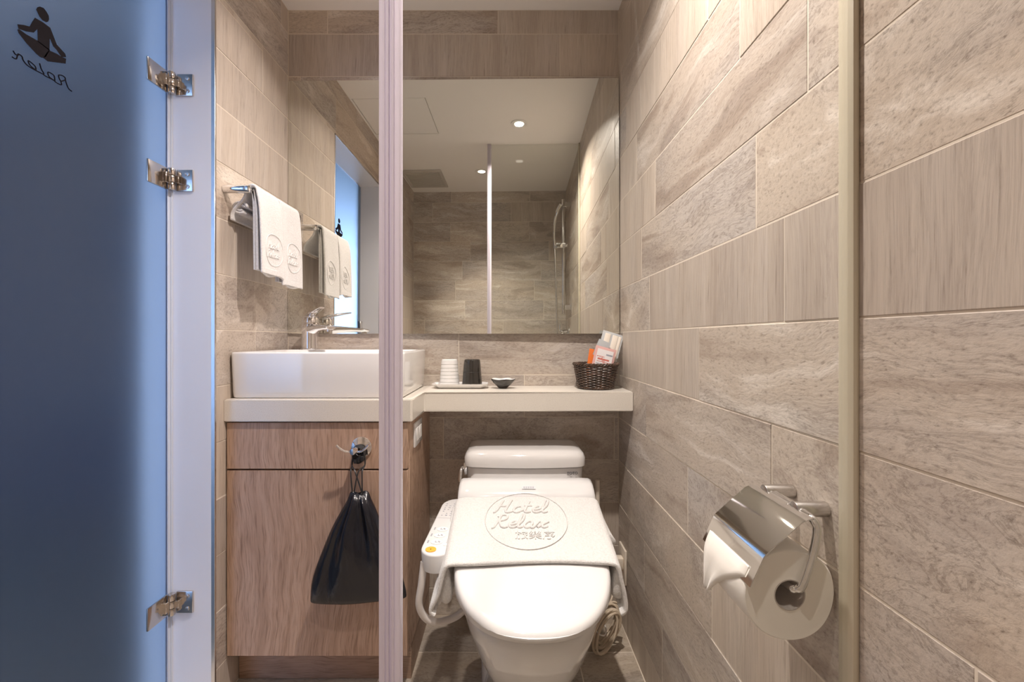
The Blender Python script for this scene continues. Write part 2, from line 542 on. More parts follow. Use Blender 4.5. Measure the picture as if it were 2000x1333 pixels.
def subtract(rect, hole):
    a0, b0, a1, b1 = rect; h0, k0, h1, k1 = hole
    if h1 <= a0 or h0 >= a1 or k1 <= b0 or k0 >= b1: return [rect]
    out = []
    if b0 < k0: out.append((a0, b0, a1, k0))
    if b1 > k1: out.append((a0, k1, a1, b1))
    m0, m1 = max(b0, k0), min(b1, k1)
    if a0 < h0: out.append((a0, m0, h0, m1))
    if a1 > h1: out.append((h1, m0, a1, m1))
    return out


def tile_mesh(wd, ht, style, fm=None):
    key = (round(wd, 3), round(ht, 3), style, fm is None)
    if key in _tile_cache: return _tile_cache[key]
    bm = B()
    a, b = wd / 2 - JO / 2, ht / 2 - JO / 2
    e = 0.0009
    rings = [[(sx * (a), sy * (b), 0) for sx, sy in ((-1, -1), (1, -1), (1, 1), (-1, 1))],
             [(sx * (a), sy * (b), TT - e) for sx, sy in ((-1, -1), (1, -1), (1, 1), (-1, 1))],
             [(sx * (a - e), sy * (b - e), TT) for sx, sy in ((-1, -1), (1, -1), (1, 1), (-1, 1))]]
    loft(bm, rings)
    bmesh.ops.recalc_face_normals(bm, faces=bm.faces)
    me = bpy.data.meshes.new('tile'); bm.to_mesh(me); bm.free()
    me.materials.append(fm or STONE[style])
    _tile_cache[key] = me
    return me


def tiles(parent, origin, U, V, Nn, u0, u1, rows, joints, TL=0.616, holes=(), styles=None, fm=None, off=None):
    """origin: point on the finished face plane with u=v=0; U,V,Nn axes (Nn out of the wall)"""
    U, V, Nn = Vector(U), Vector(V), Vector(Nn)
    R = Matrix((U, V, Nn)).transposed().to_4x4()
    rot = R.to_euler()
    n = 0
    for ri in range(len(rows) - 1):
        v0, v1 = rows[ri], rows[ri + 1]
        j = joints.get(ri, rng.uniform(0, TL))
        k0 = math.floor((u0 - j) / TL)
        cells = []
        k = k0
        while j + k * TL < u1:
            a, b = max(u0, j + k * TL), min(u1, j + (k + 1) * TL)
            if b - a > 0.012: cells.append((a, v0, b, v1, k))
            k += 1
        for (a, c, b, d, k) in cells:
            rects = [(a, c, b, d)]
            for h in holes:
                rects = [q for r in rects for q in subtract(r, h)]
            st = None
            if styles: st = styles(ri, (a + b) / 2)
            if st is None: st = rng.choice(('along', 'along', 'across', 'cloud', 'across'))
            proud = rng.uniform(-0.0007, 0.0007)
            for (p, q, r_, s) in rects:
                if r_ - p < 0.01 or s - q < 0.006: continue
                me = tile_mesh(r_ - p, s - q, st, fm)
                o = bpy.data.objects.new('tile', me); sc.collection.objects.link(o)
                o.parent = parent
                o.rotation_euler = rot
                o.location = Vector(origin) + U * ((p + r_) / 2) + V * ((q + s) / 2) + Nn * (proud - TT) 
                n += 1
    return n

rows = [max(0.0, z) for z in ROWS]; rows = [z for z in rows if z < ZC]; rows.append(ZC)
rows = sorted(set(round(z, 4) for z in rows))          # 0, .1, .254 ... 2.102, 2.188
ST = TT * 0 + 0.0007                                        # grout sits this far behind the face

# right wall: u = y
wr = B(); box(wr, XR + ST, XR + 0.11, YF - .1, YB + .1, -0.02, ZC + .03)
wall_right = tag(obj('wall_right', wr, GROUT, smooth=False), kind='structure')
# measured vertical joints (y) for the rows, by lower row index
jr = {10: .778, 9: .603, 8: .728, 7: .654, 6: .943, 5: .685, 4: 1.003, 3: .885, 2: .70, 11: .9, 12: .35, 1: .55, 0: .9, 13: .6, 14: .2}
SR = {(10, 0): 'across', (9, 0): 'cloud', (9, 1): 'along', (9, 2): 'across', (8, 0): 'cloud', (8, 1): 'along', (7, 0): 'across', (7, 1): 'across', (7, 2): 'cloud',
      (6, 0): 'along', (6, 1): 'across', (5, 0): 'cloud', (5, 1): 'along', (5, 2): 'cloud', (4, 0): 'cloud', (4, 1): 'along', (3, 0): 'across', (3, 1): 'cloud', (2, 1): 'along', (2, 0): 'across',
      (10, 1): 'along', (10, 2): 'across', (4, 2): 'across', (8, 2): 'across'}

def style_right(ri, u):
    j = jr.get(ri, 0)
    k = math.floor((u - j) / 0.616) + 1
    return SR.get((ri, k))
tiles(wall_right, (XR, 0, 0), (0, -1, 0), (0, 0, 1), (-1, 0, 0), -YB, -YF, rows,
      {k: -v for k, v in jr.items()}, styles=lambda ri, u: style_right(ri, -u))

# left wall with doorway
wl = B()
box(wl, -.985, XL - ST, DY1, YB + .1, -0.02, ZC + .03)
box(wl, -.93, XL - ST, YF - .1, DY0, -0.02, ZC + .03)
box(wl, -.93, XL - ST, DY0, DY1, DZ, ZC + .03)
wall_left = tag(obj('wall_left', wl, GROUT, smooth=False), kind='structure')
jl = {7: 1.408, 6: 1.408, 8: 1.30, 9: 1.5, 10: 1.35, 11: 1.18, 5: 1.3, 4: 1.45, 12: 1.45, 13: 1.2}
tiles(wall_left, (XL, 0, 0), (0, 1, 0), (0, 0, 1), (1, 0, 0), YF, YB, rows, jl, holes=[(DY0, -1, DY1, DZ)],
      styles=lambda ri, u: {12: 'across', 11: 'across', 10: 'across', 9: 'along', 8: 'across', 7: 'cloud', 6: 'cloud'}.get(ri) if u > .9 else None)

# back wall: u = x
wb = B(); box(wb, -1.04, XR + 0.11, YB + ST, YB + 0.11, -0.02, ZC + .03)
wall_back = tag(obj('wall_back', wb, GROUT, smooth=False), kind='structure')
jb = {12: -.128, 13: .193, 6: -.172 , 5: .065, 4: -.227, 3: .1, 14: -.03}
# rows: index 12 = 1.948-2.102, 13 = 2.102-ceiling
tiles(wall_back, (0, YB, 0), (1, 0, 0), (0, 0, 1), (0, -1, 0), XL, XR, rows, jb,
      holes=[(XL + .0, 1.04, XR, 1.91)], styles=lambda ri, u: {13: 'across', 12: 'cloud' if u < -.1 else 'across', 6: 'along', 5: 'along', 4: 'cloud'}.get(ri))

# front wall (behind the camera, seen in the mirror)
wf = B(); box(wf, -1.04, XR + 0.11, YF - 0.11, YF - ST, -0.02, ZC + .03)
wall_front = tag(obj('wall_front', wf, GROUT, smooth=False), kind='structure')
tiles(wall_front, (0, YF, 0), (-1, 0, 0), (0, 0, 1), (0, 1, 0), -XR, -XL, rows, {}, styles=lambda ri, u: 'along' if rng.random() < .6 else None)

# floor and ceiling
fb = B(); box(fb, -1.04, XR + .11, YF - .11, YB + .11, -0.12, -ST)
floor = tag(obj('floor', fb, GROUT, smooth=False), kind='structure')
tiles(floor, (0, 0, 0), (1, 0, 0), (0, 1, 0), (0, 0, 1), XL, XR, [YF, .53, .83, 1.13, 1.43, YB], {3: .225, 4: -.075, 2: -.1, 1: .2}, TL=0.6, fm=FLOORSTONE)

cb = B()
hx0, hx1, hy0, hy1 = -.775, -.418, .673, 1.038
gx0, gx1, gy0, gy1 = -.775, -.495, -.165, .155
# ceiling slab with an opening for the access panel
xs = [-1.04, hx0 - .0038, hx1 + .0038, XR + .11]; ys = [YF - .11, hy0 - .0038, hy1 + .0038, YB + .11]
for i in range(3):
    for j in range(3):
        if i == 1 and j == 1: continue
        box(cb, xs[i], xs[i + 1], ys[j], ys[j + 1], ZC, ZC + .05)
bmesh.ops.remove_doubles(cb, verts=cb.verts, dist=1e-5)
ceiling = tag(obj('ceiling', cb, CEILP, smooth=False), kind='structure')
cv = B(); box(cv, hx0 - .03, hx1 + .03, hy0 - .03, hy1 + .03, ZC + .051, ZC + .06)
obj('hatch_backing', cv, DARK, ceiling, smooth=False)
ap = B(); box(ap, hx0, hx1, hy0, hy1, ZC + .0005, ZC + .03, .001, 1)
tag(obj('access_panel', ap, CEILP, origin=((hx0 + hx1) / 2, (hy0 + hy1) / 2, ZC)), 'flush white square access panel in the ceiling, outlined by a thin dark joint', 'access panel')

# exhaust grille
gt = thing('exhaust_grille', 'flat greyish ventilation grille with fine slats on the ceiling above the shower', 'vent', ((gx0 + gx1) / 2, (gy0 + gy1) / 2, ZC))
VENT = mat('vent_plastic', (0.52, 0.49, 0.45), 0.6)
g = B()
for (a, b, c, d) in ((gx0, gx1, gy0, gy0 + .02), (gx0, gx1, gy1 - .02, gy1), (gx0, gx0 + .02, gy0 + .02, gy1 - .02), (gx1 - .02, gx1, gy0 + .02, gy1 - .02)):
    box(g, a, b, c, d, ZC - .012, ZC - .001, .002, 1)
obj('frame', g, VENT, gt)
g = B(); box(g, gx0 + .02, gx1 - .02, gy0 + .02, gy1 - .02, ZC - .003, ZC - .001); obj('backing', g, VENT, gt)
for k in range(14):
    y = gy0 + .03 + k * (gy1 - gy0 - .06) / 13
    g = B(); box(g, gx0 + .02, gx1 - .02, y - .005, y + .005, ZC - .010, ZC - .003); obj('slat', g, VENT, gt)

# downlights
def downlight(p, label):
    t = thing('downlight', label, 'downlight', (p[0], p[1], ZC), 'recessed ceiling downlights')
    b = B()
    prof = [(.046, -.001), (.046, -.003), (.044, -.005), (.031, -.005), (.026, -.003), (.026, -.001)]
    lathe(b, prof, (p[0], p[1], ZC), 40, False, False)
    obj('trim_ring', b, WHITE, t)
    b = B(); lathe(b, [(.026, -.0015), (.0005, -.0015)], (p[0], p[1], ZC), 32, False, True)
    obj('lens', b, LENS, t)
downlight(L1, 'round recessed ceiling downlight above the front of the toilet')
downlight(L2, 'round recessed ceiling downlight inside the shower, beside the shower glass')
downlight(L3, 'added unseen ceiling downlight over the washbasin, standing in for mirror-reflected light')

# ------------------------------------------------------------------ bedroom beyond the frosted door
b = B()
box(b, -4.0, -1.04, -3.3, 2.6, -0.12, -0.01)
tag(obj('floor_bedroom', b, mat('bedroom_floor', (0.22, 0.19, 0.16), .6), smooth=False), kind='structure')
b = B()
BW = mat('bedroom_wall_dimmed', (0.07, 0.075, 0.10), .8)  # dimness of the unlit room put into the wall colour
box(b, -4.1, -4.0, -3.3, 2.6, -.12, 2.5); box(b, -4.0, -1.04, 2.5, 2.6, -.12, 2.5); box(b, -4.0, -1.04, -3.4, -3.3, -.12, 2.5)
tag(obj('wall_bedroom', b, BW, smooth=False), kind='structure')
b = B(); box(b, -4.1, -1.04, -3.4, 2.6, 2.5, 2.6); tag(obj('ceiling_bedroom', b, mat('bedroom_ceiling_paint', (0.85, 0.85, 0.85), .8), smooth=False), kind='structure')

# ------------------------------------------------------------------ doorway: lining + glass door
dr = thing('door_1', None, None, (XG, DY1, 0), kind='structure')
LIN = mat('door_lining', (0.80, 0.80, 0.82), 0.4)
b = B()
x0, x1 = -.990, XL - .001
box(b, x0, x1, DY1 - .0005, DY1 + .004, 0, DZ, 0)
box(b, -.935, x1, DY0 - .004, DY0 + .0005, 0, DZ, 0)
box(b, -.935, x1, DY0, DY1, DZ - .0005, DZ + .004, 0)
obj('door_lining', b, LIN, dr, smooth=False)
# rebate stop the glass closes near
b = B()
for k, xx in enumerate((-.905, -.912, -.921)):
    box(b, xx - .0018, xx + .0018, DY1 - .012 + k * .002, DY1 - .0006, 0.003, DZ - .001, .0008, 1)
box(b, -.926, -.9, DY1 - .004, DY1 - .0006, .003, DZ - .001)
obj('door_seal', b, mat('soft_seal', (.62, .68, .80), .35), dr)
# metal corner trim
for nm, (ya, yb) in (('corner_trim', (DY1 - .0006, DY1 + .006)), ('corner_trim', (DY0 - .006, DY0 + .0006))):
    b = B(); box(b, XL - .008, XL + .0025, ya, yb, 0, DZ + .006, .0008, 1); obj(nm, b, STEEL, dr)
b = B(); box(b, XL - .008, XL + .0025, DY0 - .006, DY1 + .006, DZ, DZ + .006, .0008, 1); obj('corner_trim', b, STEEL, dr)
# frosted leaf
b = B(); box(b, XG - .008, XG, DY0 + .008, DY1 - .016, 0.008, DZ - .006, .0012, 1)
leaf = obj('glass_leaf', b, FROST, dr)
# hinges
for zc in (1.682, 1.425, 0.292):
    hg = B()
    box(hg, -.886, -.842, DY1 - .0055, DY1 - .0005, zc - .029, zc + .029, .0015, 2)
    h = obj('hinge', hg, NICKEL, dr)
    a = B(); box(a, XG + .0005, XG + .0055, 1.125, DY1 - .018, zc - .029, zc + .029, .0018, 2); obj('arm', a, NICKEL, h)
    a = B()
    for q in (-1, 0, 1):
        cyl(a, (-.892, DY1 - .014, zc + q * .0195 - .0088), (-.892, DY1 - .014, zc + q * .0195 + .0088), .0088, 20, .0008)
    box(a, -.888, -.872, DY1 - .016, DY1 - .005, zc - .010, zc + .010, .001, 1)
    box(a, XG + .003, -.890, DY1 - .036, DY1 - .015, zc - .014, zc + .014, .001, 1)
    obj('knuckle', a, NICKEL, h)
    for q in (-1, 1):
        a = B(); cyl(a, (-.856, DY1 - .0078, zc + q * .017), (-.856, DY1 - .005, zc + q * .017), .0055, 18, .0006)
        cyl(a, (-.856, DY1 - .0083, zc + q * .017), (-.856, DY1 - .0077, zc + q * .017), .0028, 6)
        obj('screw', a, STEEL, h)
# lock block on far edge
b = B(); box(b, XG + .0005, XG + .018, DY0 + .012, DY0 + .05, 1.07, 1.12, .002, 1); obj('lock', b, STEEL, dr)

# printed figure and word on the leaf, traced in picture pixels onto the glass plane
def on_glass(px, py, dx=0.0012):
    r = -(XG + dx) * F / (989 - px)
    return (XG + dx, r, 1 - (py - 662) * r / F)

DECAL = mat('dark_vinyl', (0.012, 0.010, 0.013), 0.6, **{'Specular IOR Level': 0.05})
Z6 = 1 / 6.667
def poly_decal(bm, pts):
    vs = [bm.verts.new(on_glass(x * Z6, y * Z6)) for x, y in pts]
    vb = [bm.verts.new(on_glass(x * Z6, y * Z6, 0.0003)) for x, y in pts]
    bm.faces.new(vs); bm.faces.new(vb[::-1])
    n = len(vs)
    for i in range(n):
        bm.faces.new((vs[i], vs[(i + 1) % n], vb[(i + 1) % n], vb[i]))
b = B()
poly_decal(b, [(470, 125), (485, 95), (520, 85), (570, 105), (605, 150), (635, 205), (640, 250), (628, 282), (600, 290), (550, 262), (512, 215)])
poly_decal(b, [(455, 230), (560, 290), (655, 362), (648, 520), (645, 660), (490, 540), (485, 380), (440, 425), (340, 410), (240, 375), (225, 315), (310, 325), (385, 345), (420, 280)])
poly_decal(b, [(225, 385), (250, 380), (340, 445), (490, 530), (650, 650), (600, 740), (550, 755), (520, 742), (470, 700), (340, 560), (240, 430)])
poly_decal(b, [(655, 362), (690, 450), (740, 580), (850, 700), (862, 745), (800, 742), (735, 650), (690, 600), (648, 500)])
poly_decal(b, [(640, 655), (740, 700), (800, 738), (862, 765), (855, 830), (740, 815), (620, 800), (562, 755), (600, 700)])
obj('printed_figure', b, DECAL, dr, smooth=False)
b = B()
for s in ([(935, 1190), (890, 1150), (855, 1060), (845, 1010), (800, 980), (762, 985), (790, 1055), (845, 1045)],
          [(790, 1055), (798, 1105), (740, 1080), (690, 1040), (600, 995), (560, 965)],
          [(715, 1050), (700, 980), (625, 940), (640, 1000), (715, 1055)],
          [(515, 825), (535, 895), (570, 965), (500, 935), (400, 880), (340, 835), (300, 780), (285, 735), (235, 705), (210, 768), (158, 740)],
          [(470, 915), (455, 860), (370, 790), (390, 850), (470, 915)], [(170, 660), (205, 712), (245, 715)]):
    pts = catmull([(x, y, 0) for x, y in s], 4)
    tube(b, [on_glass(p.x * Z6, p.y * Z6, 0.0008) for p in pts], 0.0011, 5)
obj('printed_word', b, DECAL, dr)

# ------------------------------------------------------------------ mirror
YM, TAN_Y, TAN_P = 1.600, 0.0154, 0.0083
def ymir(x, z): return YM - TAN_Y * x + TAN_P * (z - 1)
mt = thing('wall_mirror', 'large frameless mirror fixed above the counter across the back wall', 'mirror', (-.19, YB, 1.02))
mx0, mx1, mz0, mz1 = XL + .0015, XR - .003, 1.018, 1.932
b = B()
c4 = [(mx0, mz0), (mx1, mz0), (mx1, mz1), (mx0, mz1)]
loft(b, [[(x, ymir(x, z) + .004, z) for x, z in c4], [(x, ymir(x, z), z) for x, z in c4]])
obj('mirror_glass', b, MIRROR, mt, smooth=False)
b = B(); i_ = .006
c5 = [(mx0 + i_, mz0 + i_), (mx1 - i_, mz0 + i_), (mx1 - i_, mz1 - i_), (mx0 + i_, mz1 - i_)]
loft(b, [[(x, YB + .001, z) for x, z in c5], [(x, ymir(x, z) + .004, z) for x, z in c5]])
obj('backing_board', b, mat('mirror_backing', (.20, .18, .16), .7), mt, smooth=False)

# ------------------------------------------------------------------ shower glass
SX0 = -.1475
sh = thing('shower_screen', 'clear fixed shower glass panel with ribbed pale edge profile', 'shower screen', (0.13, GY, 0))
b = B(); box(b, SX0 + .006, XR - .003, GY - .004, GY + .004, 0.004, ZC - .004)
obj('glass', b, GLASS, sh, smooth=False)
b = B()
xx = SX0
for wd, dep in ((.0055, .0075), (.0022, .0105), (.003, .0085), (.0018, .0115), (.0035, .008), (.0025, .011), (.0068, .008)):
    box(b, xx, xx + wd, GY - dep, GY + dep, .002, ZC - .002, min(wd * .3, .0012), 2); xx += wd - .0001
obj('edge_profile', b, PVC, sh)
b = B(); box(b, XR - .0085, XR + .0003, GY - .0125, GY + .0125, .002, ZC - .002, .0035, 2)
obj('wall_seal', b, SEALM, sh)

# ------------------------------------------------------------------ counter, basin, cabinet
CZ0, CZ1 = 0.768, 0.830
b = B()
pl = [(XL + .001, YB - .001), (XL + .001, 1.25), (-.268, 1.25), (-.2625, 1.2555), (-.2625, 1.427), (-.2585, 1.431), (XR - .001, 1.431), (XR - .001, YB - .001)]
prism(b, pl, lambda u, v, d: (u, v, d), CZ0, CZ1)
es = [e for e in b.edges if abs(e.verts[0].co.z - e.verts[1].co.z) < 1e-6 and (e.verts[0].co + e.verts[1].co).y / 2 < YB - .01]
bmesh.ops.bevel(b, geom=es, offset=.0022, segments=2, affect='EDGES')
tag(obj('countertop', b, QUARTZ, origin=(-.2, 1.5, CZ0)), 'cream stone countertop narrowing into a shelf over the toilet', 'countertop')

bas = thing('washbasin', 'white rectangular ceramic basin standing on the counter', 'washbasin', (-.535, 1.43, CZ1))
bx0, bx1, by0, by1, bz1 = -.784, -.289, 1.268, 1.612, .962
def rrect(x0, x1, y0, y1, z, r, n=5):
    out = []
    for cx, cy, a0 in ((x1 - r, y1 - r, 0), (x0 + r, y1 - r, PI / 2), (x0 + r, y0 + r, PI), (x1 - r, y0 + r, 1.5 * PI)):
        for k in range(n + 1):
            a = a0 + PI / 2 * k / n
            out.append((cx + r * math.cos(a), cy + r * math.sin(a), z))
    return out
b = B()
rg = []
for z, ins in ((CZ1 + .0005, .010), (CZ1 + .004, .006), (CZ1 + .02, .004), (bz1 - .006, .0), (bz1 - .0015, .0012), (bz1, .004)):
    rg.append(rrect(bx0 + ins * .5, bx1 - ins, by0 + ins, by1, z, .014))
for z, i1, yb in ((bz1, .011, by1 - .095), (bz1 - .003, .014, by1 - .098), (bz1 - .07, .03, by1 - .115), (bz1 - .10, .07, by1 - .14)):
    rg.append(rrect(bx0 + i1, bx1 - i1, by0 + i1, yb, z, .02))
loft(b, rg)
obj('bowl', b, CERAMIC, bas, angle=60)
b = B(); lathe(b, [(.022, 0), (.022, .003), (.018, .004), (.001, .004)], (-.535, 1.40, bz1 - .099), 24); obj('drain', b, CHROME, bas)

# faucet (turned towards the right)
fx, fy = -.678, 1.55
ft = thing('faucet', 'chrome single-lever mixer faucet at the back of the washbasin', 'faucet', (fx, fy, bz1))
b = B()
lathe(b, [(.031, 0), (.031, .003), (.0275, .005), (.027, .06), (.0285, .072), (.0285, .086), (.026, .0915)], (fx, fy, bz1), 36)
obj('body', b, CHROME, ft, angle=50)
dv = Vector((.70, -.71, 0)).normalized(); pv = Vector((dv.y, -dv.x, 0))
b = B()
def fr(s, w, z0, z1, n=12):
    c = Vector((fx, fy, bz1)) + dv * s
    return [c + pv * (w * math.cos(t)) * 1.0 + Vector((0, 0, (z0 + z1) / 2 + (z1 - z0) / 2 * math.sin(t))) for t in [2 * PI * k / n for k in range(n)]]
loft(b, [fr(.0, .022, .050, .090), fr(.03, .021, .056, .089), (fr(.08, .019, .064, .086)), fr(.13, .018, .066, .083), fr(.165, .017, .066, .079), fr(.170, .014, .068, .077)])
obj('spout', b, CHROME, ft, angle=60)
b = B(); lathe(b, [(.010, -.006), (.010, 0)], (fx + dv.x * .155, fy + dv.y * .155, bz1 + .067), 20); obj('aerator', b, STEEL, ft)
b = B()
lathe(b, [(.0275, .0935), (.0275, .109), (.0245, .114), (.008, .118), (.001, .1185)], (fx, fy, bz1), 32)
def lv(s, w, z, h, n=10):
    c = Vector((fx, fy, bz1 + z)) + dv * s
    return [c + pv * (w * math.cos(t)) + Vector((0, 0, h * math.sin(t))) for t in [2 * PI * k / n for k in range(n)]]
loft(b, [lv(-.020, .016, .110, .006), lv(.01, .019, .120, .008), lv(.04, .016, .129, .006), (lv(.080, .012, .137, .004)), lv(.098, .010, .140, .003)])
obj('lever', b, CHROME, ft, angle=60)

# cabinet
cab = thing('vanity_cabinet', 'oak-look vanity cabinet under the washbasin counter', 'cabinet', (-.53, 1.44, 0))
cx0, cx1, cy0 = XL + .002, -.2765, 1.258
b = B(); box(b, cx0, cx1, cy0 + .019, YB - .002, .109, CZ0 - .001, .0008, 1); obj('carcass', b, WOODS, cab)
b = B(); box(b, cx0 + .0015, cx1 - .0008, cy0, cy0 + .018, .6345, CZ0 - .004, .0007, 1); obj('drawer_front', b, WOOD, cab, origin=(-.3, 1.26, .3))
b = B(); box(b, cx0 + .0015, cx1 - .0008, cy0, cy0 + .018, .109, .6295, .0007, 1); obj('cabinet_door', b, WOOD, cab)
b = B(); box(b, cx0, cx1 - .003, cy0 + .0182, cy0 + .0188, .6, .66); obj('shadow_gap', b, DARK, cab)
b = B(); box(b, cx0, cx1 - .003, 1.318, YB - .003, 0.0005, .1085, .0008, 1); obj('plinth', b, WOODH, cab)

# switch plate on cabinet side
sw = thing('switch_plate', 'white double switch plate on the side of the oak cabinet', 'switch', (cx1, 1.383, .711))
b = B(); box(b, cx1 + .0002, cx1 + .0065, 1.328, 1.438, .676, .748, .0025, 2); obj('plate', b, PLASTIC, sw)
for q in (1.362, 1.404):
    b = B(); box(b, cx1 + .0066, cx1 + .0085, q - .014, q + .014, .692, .732, .0008, 1); obj('rocker', b, MATTEW, sw)

# hook
hx, hz = -.405, .697
hk = thing('robe_hook', 'round chrome double hook on the oak drawer front', 'hook', (hx, cy0, hz))
b = B(); cyl(b, (hx, cy0 - .0005, hz), (hx, cy0 - .005, hz), .0285, 40, .0012); obj('rosette', b, CHROME, hk)
b = B(); cyl(b, (hx - .004, cy0 - .005, hz - .004), (hx - .012, cy0 - .045, hz - .004), .0085, 24, .001); obj('knob', b, CHROME, hk)
for s in (-1, 1):
    b = B()
    tube(b, catmull([(hx - .011, cy0 - .034, hz - .004), (hx - .011 + s * .018, cy0 - .037, hz - .005), (hx - .011 + s * .032, cy0 - .042, hz + .003), (hx - .011 + s * .044, cy0 - .045, hz + .015)], 5), .0032, 10)
    obj('prong', b, CHROME, hk)

# drawstring bag
bag = thing('drawstring_bag', 'black nylon drawstring bag hanging from the chrome hook', 'bag', (-.40, 1.207, .58))
by = 1.207
prof = [  # z, left x, right x, depth, fold
    (.585, -.418, -.378, .006, .3), (.578, -.424, -.370, .014, .5), (.566, -.428, -.366, .022, .6), (.545, -.440, -.352, .027, .5),
    (.50, -.466, -.335, .030, .55), (.45, -.488, -.312, .034, .5), (.40, -.508, -.292, .034, .42), (.35, -.524, -.276, .030, .3),
    (.315, -.527, -.270, .024, .10), (.298, -.529, -.268, .016, .08), (.288, -.526, -.275, .004, .04)]
b = B(); rings = []
nseg = 72
rb = random.Random(3)
ph = [rb.uniform(0, 6.28) for _ in range(6)]
for z, xl, xr_, dp, fo in prof:
    ring = []
    for k in range(nseg):
        t = 2 * PI * k / nseg
        cxx, hw = (xl + xr_) / 2, (xr_ - xl) / 2
        f = 1 + fo * (.30 * math.sin(5 * t + ph[0] + z * 6) + .24 * math.sin(8 * t + ph[1]) + .18 * math.sin(13 * t + ph[2])) * (1 if z < .58 else .5)
        zz = z + (.006 * math.sin(2 * t + .7) if z > .57 else 0) + (.008 * (math.cos(t) * .8) * (z < .32))
        ring.append((cxx + hw * math.cos(t) * (1 + .02 * fo * math.sin(7 * t)), by + max(dp, .003) * math.sin(t) * f + .004 * math.sin(z * 40 + 3 * math.cos(t)), zz))
    rings.append(ring)
loft(b, rings)
bb = obj('sack', b, NYLON, bag, angle=80)
md = bb.modifiers.new('sub', 'SUBSURF'); md.levels = 1; md.render_levels = 2
b = B()
for k in range(5):
    a = k * .5
    pts = [(hx - .004 + math.cos(t) * (.016 + .002 * math.sin(a + t)), cy0 - .010 - k * .0035, hz - .010 + math.sin(t) * (.016 + .0015 * k) - .002 * k) for t in [2 * PI * j / 24 for j in range(24)]]
    tube(b, pts, .0022, 6, closed=True)
for (xa, xb) in ((-.019, -.008), (-.019, .020), (.016, .018), (.016, -.006)):
    tube(b, catmull([(hx + xa * .9, cy0 - .022, hz - .018), (hx + xa, cy0 - .026, hz - .045), (hx + (xa * .55 + xb * .45), by, .64), (hx + xb, by - .002, .575)], 5), .0019, 6)
obj('drawstring', b, RUBBER, bag)
b = B(); 
for q in range(3):
    box(b, hx - .014 + q * .009, hx - .004 + q * .009, cy0 - .032, cy0 - .022, hz - .040 + q * .003, hz - .026 + q * .003, .003, 2)
obj('cord_knot', b, RUBBER, bag)

# ------------------------------------------------------------------ towel bar and hand towels
tb = thing('towel_bar', 'short chrome towel bar on the wall above the washbasin', 'towel bar', (XL, 1.4, 1.418))
TX, TZ = -.720, 1.418
for yy in (1.252, 1.548):
    b = B(); cyl(b, (XL + .0005, yy, TZ), (TX + .006, yy, TZ), .0115, 28, .001); obj('post', b, CHROME, tb)
b = B(); cyl(b, (TX, 1.240, TZ), (TX, 1.560, TZ), .0062, 20, .001); obj('bar', b, CHROME, tb)

